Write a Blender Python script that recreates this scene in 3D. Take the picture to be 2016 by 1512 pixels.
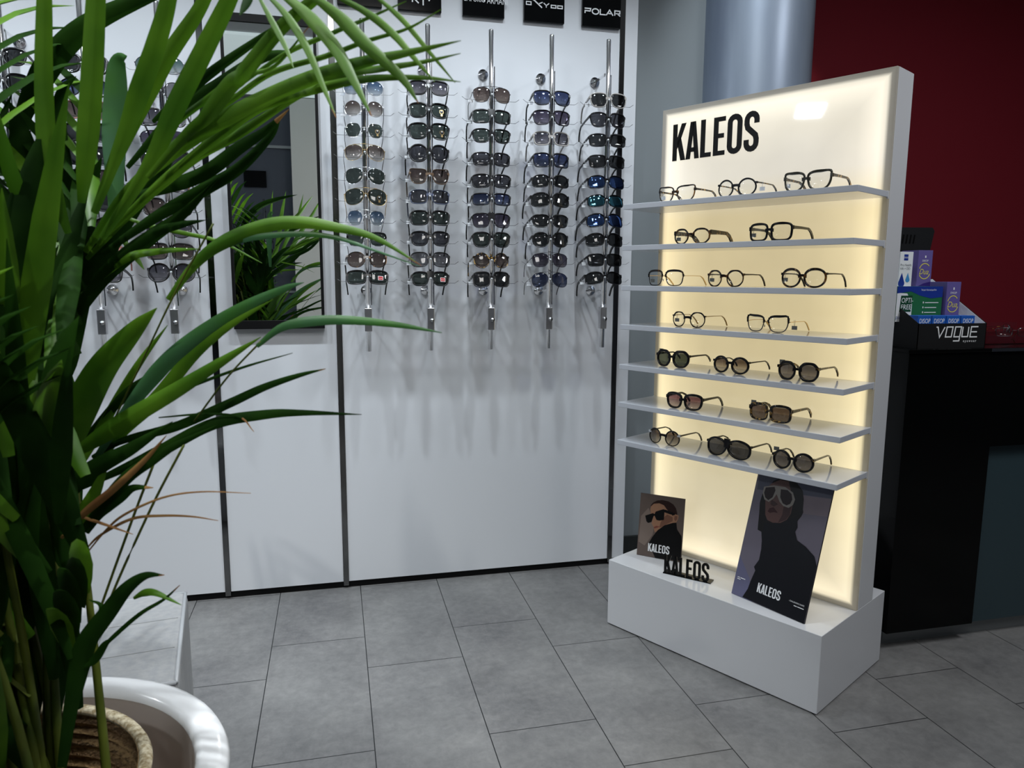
import bpy, bmesh, math, random
from mathutils import Vector, Matrix
random.seed(7)
PI = math.pi
for o in list(bpy.data.objects): bpy.data.objects.remove(o)
scn = bpy.context.scene
C = scn.collection

# ------------------------------------------------------------------ camera
CAM = Vector((0, 0, 1.2)); FPX = 1450.616
CR = Vector((0.97228, -0.23378, 0.00530)).normalized()
CF = Vector((0.2321, 0.9621, -0.1434)).normalized()
CU = CR.cross(CF).normalized(); CR = CF.cross(CU).normalized()
cd = bpy.data.cameras.new('camera'); cam = bpy.data.objects.new('camera', cd); C.objects.link(cam)
cd.sensor_width = 36.0; cd.lens = FPX / 2016 * 36
m = Matrix((CR, CU, -CF)).transposed().to_4x4(); m.translation = CAM
cam.matrix_world = m
cd.dof.use_dof = True; cd.dof.focus_distance = 2.3; cd.dof.aperture_fstop = 8.0
cd.clip_start = 0.02
scn.camera = cam

# ------------------------------------------------------------------ world, exposure
w = bpy.data.worlds.new('world'); scn.world = w; w.use_nodes = True
w.node_tree.nodes['Background'].inputs[0].default_value = (0.75, 0.85, 1.0, 1)
w.node_tree.nodes['Background'].inputs[1].default_value = 0.05
scn.view_settings.view_transform = 'Standard'; scn.view_settings.look = 'None'
scn.view_settings.exposure = 0.2; scn.view_settings.gamma = 1.0
scn.view_settings.use_curve_mapping = False

# ------------------------------------------------------------------ lamps of the room, plus added fill lamps
def spot(x, y, z, tx, ty, tz, energy, size=75, blend=0.6, col=(0.86, 0.94, 1.0), rad=0.02):
    l = bpy.data.lights.new('ceiling_spot', 'SPOT'); o = bpy.data.objects.new('ceiling_spot', l); C.objects.link(o)
    l.energy = energy; l.spot_size = math.radians(size); l.spot_blend = blend; l.color = col; l.shadow_soft_size = rad
    o.location = (x, y, z); o.rotation_euler = (Vector((tx, ty, tz)) - Vector((x, y, z))).to_track_quat('-Z', 'Y').to_euler()
    return o
def panel_lamp(x, y, z, sx, sy, energy, col=(0.9, 0.95, 1.0)):
    l = bpy.data.lights.new('ceiling_panel_lamp', 'AREA'); o = bpy.data.objects.new('ceiling_panel_lamp', l); C.objects.link(o)
    l.shape = 'RECTANGLE'; l.size = sx; l.size_y = sy; l.energy = energy; l.color = col
    o.location = (x, y, z)
    return o
for i, (x, e) in enumerate([(-1.45, 50), (-0.85, 50), (-0.25, 40), (0.35, 40), (0.8, 40), (1.25, 22)]):
    spot(x, 1.98, 2.82, x * 0.95, 2.85, 0.30, e * 1.12, 84, 0.95, rad=0.035)
for x, y, e in ((-1.0, 1.15, 14), (0.15, 1.05, 9), (1.15, 1.15, 7), (-0.9, -0.45, 12), (0.2, -0.5, 12), (1.3, -0.4, 12), (2.35, 1.0, 18)):
    spot(x, y, 2.82, x, y + 0.15, 0, e, 110, 0.5, (0.97, 0.98, 1.0), 0.065)
spot(-0.5, 1.2, 2.82, -0.5, 1.2, 0, 95, 60, col=(0.93, 0.97, 1.0))
spot(0.35, 0.75, 2.82, -0.30, 1.22, 0.5, 95, 17, 0.5, (0.93, 0.97, 1.0))  # narrow beam added just to brighten the planter rim
spot(-1.1, 0.4, 2.82, -0.75, 1.0, 1.2, 75, 60, col=(1.0, 0.99, 0.93))
spot(0.55, 1.0, 2.82, 0.75, 1.8, 0.4, 6, 85, 0.9, (1, 0.98, 0.94))
panel_lamp(0.3, 0.2, 2.83, 0.6, 0.6, 13, (1, 0.98, 0.95))  # added as general room fill, stands for no known fixture
panel_lamp(-4.35, 1.59, 2.83, 0.60, 0.24, 60)
panel_lamp(2.5, 0.7, 2.83, 0.5, 0.5, 22, (0.95, 0.97, 1.0))  # added fill to lift the counter and red wall side
spot(1.9, 2.6, 2.82, 2.0, 3.35, 1.85, 30, 50, 0.9, (1, 0.9, 0.85))
spot(1.3, 2.1, 2.82, 1.7, 2.86, 2.0, 22, 50, 0.8, (0.85, 0.93, 1.0))

# ------------------------------------------------------------------ materials
def setin(n, k, v):
    if k in n.inputs: n.inputs[k].default_value = v
def srgb(r, g, b):
    f = lambda c: (c / 255 / 12.92) if c / 255 <= 0.04045 else ((c / 255 + 0.055) / 1.055) ** 2.4
    return (f(r), f(g), f(b), 1)
def mat(name, col, rough=0.5, metal=0.0, spec=0.5, coat=0.0, emit=None, es=0.0):
    mt = bpy.data.materials.new(name); mt.use_nodes = True
    b = mt.node_tree.nodes['Principled BSDF']
    b.inputs['Base Color'].default_value = col if len(col) == 4 else (*col, 1)
    b.inputs['Roughness'].default_value = rough; b.inputs['Metallic'].default_value = metal
    setin(b, 'Specular IOR Level', spec); setin(b, 'Coat Weight', coat); setin(b, 'Coat Roughness', 0.04)
    if emit: setin(b, 'Emission Color', emit); setin(b, 'Emission Strength', es)
    return mt
def nodes(mt): return mt.node_tree.nodes, mt.node_tree.links, mt.node_tree.nodes['Principled BSDF']
def noise_col(mt, c1, c2, scale, detail=4, coords='Object', lo=0.35, hi=0.65, bump=0.0, stretch=None):
    N, L, b = nodes(mt)
    tc = N.new('ShaderNodeTexCoord'); mp = N.new('ShaderNodeMapping')
    if stretch: mp.inputs['Scale'].default_value = stretch
    nz = N.new('ShaderNodeTexNoise'); nz.inputs['Scale'].default_value = scale; nz.inputs['Detail'].default_value = detail
    cr = N.new('ShaderNodeValToRGB'); cr.color_ramp.elements[0].color = c1; cr.color_ramp.elements[1].color = c2
    cr.color_ramp.elements[0].position = lo; cr.color_ramp.elements[1].position = hi
    L.new(tc.outputs[coords], mp.inputs[0]); L.new(mp.outputs[0], nz.inputs['Vector']); L.new(nz.outputs['Fac'], cr.inputs[0])
    L.new(cr.outputs[0], b.inputs['Base Color'])
    if bump:
        bp = N.new('ShaderNodeBump'); bp.inputs['Strength'].default_value = bump; bp.inputs['Distance'].default_value = 0.004
        L.new(nz.outputs['Fac'], bp.inputs['Height']); L.new(bp.outputs[0], b.inputs['Normal'])
    return mt
M = {}
M['wall'] = mat('white_laminate', srgb(212, 215, 220), 0.28, spec=0.35)
M['greywall'] = mat('grey_paint', srgb(130, 137, 140), 0.7)
M['darkbase'] = mat('dark_baseboard', srgb(38, 42, 42), 0.5)
M['black'] = mat('black_lacquer', (0.0018, 0.002, 0.002, 1), 0.14, spec=0.15)
M['matteblack'] = mat('matte_black', (0.004, 0.004, 0.0045, 1), 0.5, spec=0.2)
M['plaque'] = mat('plaque_black', (0.0022, 0.0025, 0.003, 1), 0.12, spec=0.2)
M['chrome'] = mat('chrome', (0.85, 0.85, 0.86, 1), 0.13, 1.0)
M['silverlock'] = mat('satin_chrome', (0.62, 0.62, 0.64, 1), 0.32, 1.0)
M['strip'] = mat('polished_strip', (0.2, 0.2, 0.2, 1), 0.09, 1.0)
M['steel'] = mat('steel_grey', (0.4, 0.41, 0.42, 1), 0.25, 1.0)
M['wire'] = mat('bright_wire', (0.8, 0.8, 0.82, 1), 0.15, 1.0)
M['white'] = mat('white_lacquer', srgb(202, 204, 208), 0.1, spec=0.5)
M['shelf'] = mat('shelf_white', srgb(190, 194, 202), 0.09, spec=0.6)
M['letter'] = mat('letter_black', (0.004, 0.004, 0.004, 1), 0.35, spec=0.2)
M['print_white'] = mat('print_white', srgb(232, 234, 236), 0.5)
M['red'] = mat('red_paint', srgb(150, 42, 54), 0.6, spec=0.2)
M['ceiling'] = mat('ceiling_white', srgb(225, 228, 230), 0.8)
M['darkroom'] = mat('dark_blue_wall', srgb(58, 64, 76), 0.6)
M['doorwhite'] = mat('white_pillar', srgb(205, 205, 200), 0.5)
M['column'] = noise_col(mat('blue_grey_column', srgb(150, 162, 180), 0.36, 0.3), srgb(132, 144, 164), srgb(160, 172, 188), 2.2, 4, stretch=(3, 3, 0.5))
M['mirror'] = mat('mirror_glass', (0.9, 0.93, 0.93, 1), 0.0, 1.0)
M['teal'] = mat('teal_glass', srgb(46, 62, 68), 0.3, spec=0.4)
M['plinth'] = mat('plinth_grey', srgb(136, 140, 142), 0.4, 0.2)
M['leather'] = mat('grey_leather', srgb(186, 188, 190), 0.42)
noise_col(M['leather'], srgb(146, 148, 150), srgb(158, 158, 158), 60, bump=0.15)
M['piping'] = mat('leather_piping', srgb(172, 175, 178), 0.35)
M['planter'] = mat('planter_white', srgb(236, 238, 240), 0.22, coat=0.3)
M['planter_in'] = mat('planter_inside', srgb(205, 194, 186), 0.6)
M['soil'] = noise_col(mat('soil', srgb(40, 30, 22), 0.9), srgb(22, 16, 12), srgb(60, 44, 30), 40, bump=0.8)
M['monitor'] = mat('monitor_plastic', srgb(26, 27, 29), 0.4)
M['card_white'] = mat('card_white', srgb(225, 228, 232), 0.6)
M['card_black'] = mat('card_black', srgb(24, 24, 25), 0.5, spec=0.3)
M['card_edge'] = mat('card_edge', srgb(150, 140, 120), 0.7)
M['purple'] = mat('purple_card', srgb(98, 88, 150), 0.4)
M['purple_dark'] = mat('dark_purple_card', srgb(48, 34, 108), 0.4)
M['yellow'] = mat('yellow_print', srgb(214, 205, 90), 0.5)
M['green'] = mat('green_card', srgb(34, 104, 66), 0.4)
M['green_dark'] = mat('dark_green_card', srgb(20, 66, 44), 0.4)
M['blue'] = mat('blue_card', srgb(26, 52, 140), 0.4)
M['blue_light'] = mat('light_blue_card', srgb(64, 140, 200), 0.4)
M['disop'] = mat('bright_blue_card', srgb(30, 88, 176), 0.4)
M['grey_print'] = mat('grey_print', srgb(90, 96, 104), 0.5)
M['orange'] = mat('orange_wire', srgb(150, 70, 36), 0.5)
M['pricetag'] = mat('price_tag_white', srgb(205, 208, 212), 0.5)
M['pricegrey'] = mat('price_tag_grey', srgb(120, 122, 118), 0.5)
M['gold'] = mat('gold_metal', (0.62, 0.44, 0.2, 1), 0.2, 1.0)
M['silver'] = mat('silver_metal', (0.72, 0.72, 0.74, 1), 0.15, 1.0)
M['gun'] = mat('gunmetal', (0.08, 0.08, 0.09, 1), 0.2, 0.9)
M['fblack'] = mat('black_acetate', (0.003, 0.003, 0.004, 1), 0.22, spec=0.35)
M['fbrown'] = mat('brown_acetate', (0.1, 0.06, 0.035, 1), 0.15)
M['folive'] = mat('olive_acetate', (0.022, 0.021, 0.012, 1), 0.15)
M['fpink'] = mat('pink_acetate', srgb(178, 120, 112), 0.2)
M['fblue'] = mat('blue_grey_acetate', srgb(66, 74, 96), 0.15)
M['fclear'] = mat('clear_beige_acetate', srgb(150, 146, 142), 0.12)
M['fyellow'] = mat('honey_acetate', srgb(190, 150, 80), 0.2)
M['red_accent'] = mat('red_accent', srgb(170, 25, 30), 0.35)
M['tort'] = noise_col(mat('tortoise_acetate', (0, 0, 0, 1), 0.12), (0.006, 0.004, 0.003, 1), srgb(176, 138, 74), 95, 2, lo=0.52, hi=0.66)
M['tortdark'] = noise_col(mat('dark_tortoise_acetate', (0, 0, 0, 1), 0.12), (0.006, 0.004, 0.003, 1), srgb(128, 84, 30), 75, 2, lo=0.56, hi=0.72)
M['studded'] = mat('studded_acetate', (0, 0, 0, 1), 0.2)
def _studs():
    N, L, b = nodes(M['studded']); tc = N.new('ShaderNodeTexCoord'); v = N.new('ShaderNodeTexVoronoi'); v.inputs['Scale'].default_value = 260
    v.inputs['Randomness'].default_value = 0.0
    r = N.new('ShaderNodeValToRGB'); r.color_ramp.elements[0].color = srgb(230, 230, 230); r.color_ramp.elements[1].color = (0.004, 0.004, 0.004, 1)
    r.color_ramp.elements[0].position = 0.2; r.color_ramp.elements[1].position = 0.28
    L.new(tc.outputs['Object'], v.inputs['Vector']); L.new(v.outputs['Distance'], r.inputs[0]); L.new(r.outputs[0], b.inputs['Base Color'])
_studs()
# skin and cloth prints for the two posters
for k, c in dict(p_bg=(96, 84, 78), p_bg2=(122, 108, 100), p_skin=(150, 112, 88), p_skin2=(112, 78, 62), p_hair=(40, 22, 18), p_black=(4, 4, 5), p_lip=(120, 66, 56),
                 q_bg=(106, 101, 114), q_bg2=(74, 76, 92), q_bg3=(120, 108, 116), q_bg4=(98, 98, 126), q_skin=(92, 66, 62), q_skin2=(60, 40, 40), q_hair=(10, 8, 9), q_coat=(5, 6, 14),
                 q_frame=(136, 130, 124), q_lens=(34, 18, 20), q_lip=(54, 22, 24)).items():
    M[k] = mat('print_' + k, srgb(*c), 0.35, spec=0.3)

def floor_material():
    mt = mat('grey_stone_tile', (0.2, 0.2, 0.2, 1), 0.35, spec=0.4); N, L, b = nodes(mt)
    tc = N.new('ShaderNodeTexCoord'); sx = N.new('ShaderNodeSeparateXYZ'); cx = N.new('ShaderNodeCombineXYZ')
    L.new(tc.outputs['Object'], sx.inputs[0])
    W, LN = 0.2989, 0.6161
    ax = N.new('ShaderNodeMath'); ax.operation = 'ADD'; ax.inputs[1].default_value = 0.2288 + W * 20
    ay = N.new('ShaderNodeMath'); ay.operation = 'ADD'; ay.inputs[1].default_value = LN * 20 - 2.178
    L.new(sx.outputs[0], ax.inputs[0]); L.new(sx.outputs[1], ay.inputs[0]); L.new(ay.outputs[0], cx.inputs[0]); L.new(ax.outputs[0], cx.inputs[1])
    br = N.new('ShaderNodeTexBrick'); br.offset = 0.671; br.offset_frequency = 2; br.squash = 1
    br.inputs['Scale'].default_value = 1; br.inputs['Mortar Size'].default_value = 0.0014; br.inputs['Mortar Smooth'].default_value = 0.1
    br.inputs['Brick Width'].default_value = LN; br.inputs['Row Height'].default_value = W
    br.inputs['Color1'].default_value = (0.46, 0.46, 0.46, 1); br.inputs['Color2'].default_value = (0.54, 0.54, 0.54, 1); br.inputs['Mortar'].default_value = (0.5, 0.5, 0.5, 1)
    L.new(cx.outputs[0], br.inputs['Vector'])
    n1 = N.new('ShaderNodeTexNoise'); n1.inputs['Scale'].default_value = 3.2; n1.inputs['Detail'].default_value = 8; n1.inputs['Roughness'].default_value = 0.62
    n2 = N.new('ShaderNodeTexNoise'); n2.inputs['Scale'].default_value = 34; n2.inputs['Detail'].default_value = 10; n2.inputs['Roughness'].default_value = 0.7; n2.inputs['Distortion'].default_value = 0.3
    L.new(tc.outputs['Object'], n1.inputs['Vector']); L.new(tc.outputs['Object'], n2.inputs['Vector'])
    mx = N.new('ShaderNodeMix'); mx.data_type = 'FLOAT'; mx.inputs[0].default_value = 0.42
    L.new(n1.outputs['Fac'], mx.inputs[2]); L.new(n2.outputs['Fac'], mx.inputs[3])
    cr = N.new('ShaderNodeValToRGB'); cr.color_ramp.elements[0].position = 0.33; cr.color_ramp.elements[1].position = 0.67
    cr.color_ramp.elements[0].color = srgb(88, 88, 89); cr.color_ramp.elements[1].color = srgb(128, 128, 127)
    L.new(mx.outputs[0], cr.inputs[0])
    ov = N.new('ShaderNodeMix'); ov.data_type = 'RGBA'; ov.blend_type = 'OVERLAY'; ov.inputs[0].default_value = 0.6
    L.new(cr.outputs[0], ov.inputs[6]); L.new(br.outputs['Color'], ov.inputs[7])
    mm = N.new('ShaderNodeMix'); mm.data_type = 'RGBA'; mm.inputs[7].default_value = srgb(22, 23, 25)
    L.new(br.outputs['Fac'], mm.inputs[0]); L.new(ov.outputs[2], mm.inputs[6]); L.new(mm.outputs[2], b.inputs['Base Color'])
    bp = N.new('ShaderNodeBump'); bp.inputs['Strength'].default_value = 0.35; bp.inputs['Distance'].default_value = 0.002
    L.new(n2.outputs['Fac'], bp.inputs['Height']); L.new(bp.outputs[0], b.inputs['Normal'])
    return mt
M['floor'] = floor_material()

def panel_material():
    # edge-lit acrylic light box: LED strips round the rim make the diffuser glow strongest near its edges
    mt = mat('lit_acrylic', srgb(228, 222, 205), 0.025, spec=0.6); N, L, b = nodes(mt)
    g = N.new('ShaderNodeTexCoord'); s = N.new('ShaderNodeSeparateXYZ'); L.new(g.outputs['Generated'], s.inputs[0])
    def edge(sock, size):
        a = N.new('ShaderNodeMath'); a.operation = 'SUBTRACT'; a.inputs[1].default_value = 0.5; L.new(sock, a.inputs[0])
        c = N.new('ShaderNodeMath'); c.operation = 'ABSOLUTE'; L.new(a.outputs[0], c.inputs[0])
        d = N.new('ShaderNodeMath'); d.operation = 'SUBTRACT'; d.inputs[0].default_value = 0.5; L.new(c.outputs[0], d.inputs[1])
        e = N.new('ShaderNodeMath'); e.operation = 'MULTIPLY'; e.inputs[1].default_value = size; L.new(d.outputs[0], e.inputs[0]); return e.outputs[0]
    mn = N.new('ShaderNodeMath'); mn.operation = 'MINIMUM'; L.new(edge(s.outputs[0], 0.748), mn.inputs[0]); L.new(edge(s.outputs[2], 1.52), mn.inputs[1])
    r = N.new('ShaderNodeValToRGB'); cr = r.color_ramp
    cr.elements[0].position = 0.0; cr.elements[0].color = (0.10, 0.10, 0.10, 1)
    cr.elements[1].position = 1.0; cr.elements[1].color = (0.60, 0.60, 0.60, 1)
    for p, v in ((0.035, 0.16), (0.062, 0.85), (0.10, 1.0), (0.26, 0.76), (0.55, 0.62)):
        e = cr.elements.new(p); e.color = (v, v, v, 1)
    mr = N.new('ShaderNodeMath'); mr.operation = 'DIVIDE'; mr.inputs[1].default_value = 0.36; L.new(mn.outputs[0], mr.inputs[0]); L.new(mr.outputs[0], r.inputs[0])
    zc = N.new('ShaderNodeValToRGB'); z = zc.color_ramp
    z.elements[0].position = 0.0; z.elements[0].color = (1.0, 0.88, 0.62, 1)
    z.elements[1].position = 1.0; z.elements[1].color = (1.0, 0.93, 0.76, 1)
    for p, c in ((0.25, (1.0, 0.86, 0.52, 1)), (0.55, (0.98, 0.81, 0.45, 1)), (0.76, (1.0, 0.83, 0.48, 1)), (0.84, (1.0, 0.92, 0.76, 1))):
        e = z.elements.new(p); e.color = c
    L.new(s.outputs[2], zc.inputs[0])
    nz = N.new('ShaderNodeTexNoise'); nz.inputs['Scale'].default_value = 5; nz.inputs['Detail'].default_value = 6; L.new(g.outputs['Object'], nz.inputs['Vector'])
    nm = N.new('ShaderNodeMapRange'); nm.inputs['To Min'].default_value = 0.88; nm.inputs['To Max'].default_value = 1.1; L.new(nz.outputs['Fac'], nm.inputs['Value'])
    k = N.new('ShaderNodeMath'); k.operation = 'MULTIPLY'; L.new(r.outputs[0], k.inputs[0]); L.new(nm.outputs[0], k.inputs[1])
    ks = N.new('ShaderNodeMath'); ks.operation = 'MULTIPLY'; ks.inputs[1].default_value = 0.86; L.new(k.outputs[0], ks.inputs[0])
    L.new(zc.outputs[0], b.inputs['Emission Color']); L.new(ks.outputs[0], b.inputs['Emission Strength'])
    b.inputs['Base Color'].default_value = (0.25, 0.24, 0.22, 1)
    return mt
M['lit'] = panel_material()

_lens = {}
def lens_mat(kind):
    if kind in _lens: return _lens[kind]
    pal = dict(clear=((0.97, 0.98, 0.98), (0.97, 0.98, 0.98), 0), green=((0.16, 0.20, 0.18), (0.16, 0.20, 0.18), 0), grey=((0.2, 0.2, 0.23), (0.24, 0.24, 0.27), 0),
               dark=((0.1, 0.105, 0.11), (0.12, 0.125, 0.13), 0), browng=((0.32, 0.25, 0.22), (0.93, 0.88, 0.82), 0), brown=((0.26, 0.19, 0.17), (0.55, 0.44, 0.38), 0),
               blueg=((0.22, 0.36, 0.58), (0.85, 0.92, 0.97), 0), blue=((0.13, 0.17, 0.38), (0.36, 0.42, 0.62), 0), greyg=((0.24, 0.23, 0.28), (0.66, 0.62, 0.66), 0),
               purple=((0.2, 0.17, 0.26), (0.5, 0.45, 0.55), 0), pink=((0.42, 0.22, 0.3), (0.95, 0.82, 0.84), 0), teal=((0.3, 0.48, 0.44), (0.92, 0.97, 0.95), 0),
               mblue=((0.05, 0.06, 0.12), (0.05, 0.06, 0.12), (0.16, 0.30, 0.72)), mgreen=((0.05, 0.06, 0.12), (0.05, 0.06, 0.12), (0.14, 0.50, 0.62)), lightgrey=((0.5, 0.49, 0.52), (0.72, 0.71, 0.74), 0))
    t, bt, mir = pal[kind]
    mt = bpy.data.materials.new('lens_' + kind); mt.use_nodes = True; N = mt.node_tree.nodes; L = mt.node_tree.links
    for n in list(N): N.remove(n)
    out = N.new('ShaderNodeOutputMaterial'); tr = N.new('ShaderNodeBsdfTransparent'); gl = N.new('ShaderNodeBsdfGlossy'); mx = N.new('ShaderNodeMixShader'); lw = N.new('ShaderNodeLayerWeight'); pw = N.new('ShaderNodeMath'); fr = N.new('ShaderNodeMath')
    gl.inputs['Roughness'].default_value = 0.014
    lw.inputs['Blend'].default_value = 0.5; pw.operation = 'POWER'; pw.inputs[1].default_value = 5.0; L.new(lw.outputs['Facing'], pw.inputs[0])
    fr.operation = 'MULTIPLY_ADD'; fr.inputs[1].default_value = 0.94; fr.inputs[2].default_value = 0.045; L.new(pw.outputs[0], fr.inputs[0])
    tc = N.new('ShaderNodeTexCoord'); s = N.new('ShaderNodeSeparateXYZ'); r = N.new('ShaderNodeValToRGB')
    dk = 1.0 if kind == 'clear' else 0.42; sq = lambda c: tuple((v * (dk if v < .8 else dk ** .5)) ** 0.5 for v in c)
    r.color_ramp.elements[0].position = 0.1; r.color_ramp.elements[0].color = (*sq(bt), 1); r.color_ramp.elements[1].position = 0.75; r.color_ramp.elements[1].color = (*sq(t), 1)
    L.new(tc.outputs['Generated'], s.inputs[0]); L.new(s.outputs[2], r.inputs[0]); L.new(r.outputs[0], tr.inputs[0])
    if mir:
        gl.inputs['Color'].default_value = (*mir, 1); mx.inputs[0].default_value = 0.55
    else:
        L.new(fr.outputs[0], mx.inputs[0])
    L.new(tr.outputs[0], mx.inputs[1]); L.new(gl.outputs[0], mx.inputs[2]); L.new(mx.outputs[0], out.inputs[0])
    _lens[kind] = mt; return mt
M['acrylic'] = lens_mat('clear')

def leaf_mat(name, c1, c2, rough=0.38):
    mt = mat(name, c1, rough, spec=0.4); N, L, b = nodes(mt)
    tc = N.new('ShaderNodeTexCoord'); nz = N.new('ShaderNodeTexNoise'); nz.inputs['Scale'].default_value = 7; nz.inputs['Detail'].default_value = 3
    setin(b, 'Specular IOR Level', 0.3)
    cr = N.new('ShaderNodeValToRGB'); cr.color_ramp.elements[0].color = c1; cr.color_ramp.elements[1].color = c2
    cr.color_ramp.elements[0].position = 0.35; cr.color_ramp.elements[1].position = 0.65
    L.new(tc.outputs['Object'], nz.inputs['Vector']); L.new(nz.outputs['Fac'], cr.inputs[0]); L.new(cr.outputs[0], b.inputs['Base Color'])
    tl = N.new('ShaderNodeBsdfTranslucent'); ms = N.new('ShaderNodeMixShader'); ms.inputs[0].default_value = 0.28
    L.new(cr.outputs[0], tl.inputs[0]); L.new(b.outputs[0], ms.inputs[1]); L.new(tl.outputs[0], ms.inputs[2])
    L.new(ms.outputs[0], N['Material Output'].inputs[0]); return mt
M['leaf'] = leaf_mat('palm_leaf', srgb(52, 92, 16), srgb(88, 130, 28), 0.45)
M['leafshade'] = leaf_mat('palm_leaf_shaded', srgb(16, 38, 10), srgb(32, 62, 16), 0.6)  # leaf green darkened, the clump's own shade put into the colour
setin(M['leafshade'].node_tree.nodes['Principled BSDF'], 'Specular IOR Level', 0.04)
M['leafteal'] = leaf_mat('palm_leaf_bluish', srgb(60, 98, 72), srgb(56, 104, 40), 0.4)
M['leafbrown'] = leaf_mat('palm_leaf_dry', srgb(110, 70, 40), srgb(150, 116, 66), 0.7)
M['stem'] = leaf_mat('palm_stem', srgb(50, 66, 18), srgb(98, 108, 34), 0.5)
def rope_material():
    mt = mat('seagrass_rope', srgb(150, 112, 68), 0.85); N, L, b = nodes(mt)
    tc = N.new('ShaderNodeTexCoord'); wv = N.new('ShaderNodeTexWave'); wv.wave_type = 'BANDS'; wv.bands_direction = 'Z'
    wv.inputs['Scale'].default_value = 22; wv.inputs['Distortion'].default_value = 3; wv.inputs['Detail'].default_value = 3; wv.inputs['Detail Scale'].default_value = 6
    nz = N.new('ShaderNodeTexNoise'); nz.inputs['Scale'].default_value = 90
    cr = N.new('ShaderNodeValToRGB'); cr.color_ramp.elements[0].color = srgb(92, 60, 32); cr.color_ramp.elements[1].color = srgb(196, 160, 108)
    mx = N.new('ShaderNodeMix'); mx.data_type = 'FLOAT'; mx.inputs[0].default_value = 0.45
    L.new(tc.outputs['Object'], wv.inputs['Vector']); L.new(tc.outputs['Object'], nz.inputs['Vector'])
    L.new(wv.outputs['Fac'], mx.inputs[2]); L.new(nz.outputs['Fac'], mx.inputs[3]); L.new(mx.outputs[0], cr.inputs[0]); L.new(cr.outputs[0], b.inputs['Base Color'])
    bp = N.new('ShaderNodeBump'); bp.inputs['Strength'].default_value = 0.8; bp.inputs['Distance'].default_value = 0.006
    L.new(mx.outputs[0], bp.inputs['Height']); L.new(bp.outputs[0], b.inputs['Normal']); return mt
M['rope'] = rope_material()
M['ropelight'] = noise_col(mat('rope_rim', srgb(190, 180, 150), 0.85), srgb(150, 132, 96), srgb(222, 212, 184), 120, bump=0.6)

# ------------------------------------------------------------------ helpers
def ray(x, y): return CR * ((x - 1008) / FPX) - CU * ((y - 756) / FPX) + CF
def at_y(x, y, Y): d = ray(x, y); return CAM + d * (Y / d.y)
def at_depth(x, y, t): return CAM + ray(x, y) * t
def on_plane(x, y, P0, n): d = ray(x, y); return CAM + d * ((P0 - CAM).dot(n) / d.dot(n))
def px_of(P):
    d = P - CAM; z = d.dot(CF)
    if z < 0.05: return None
    return (1008 + FPX * d.dot(CR) / z, 756 - FPX * d.dot(CU) / z)

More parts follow.
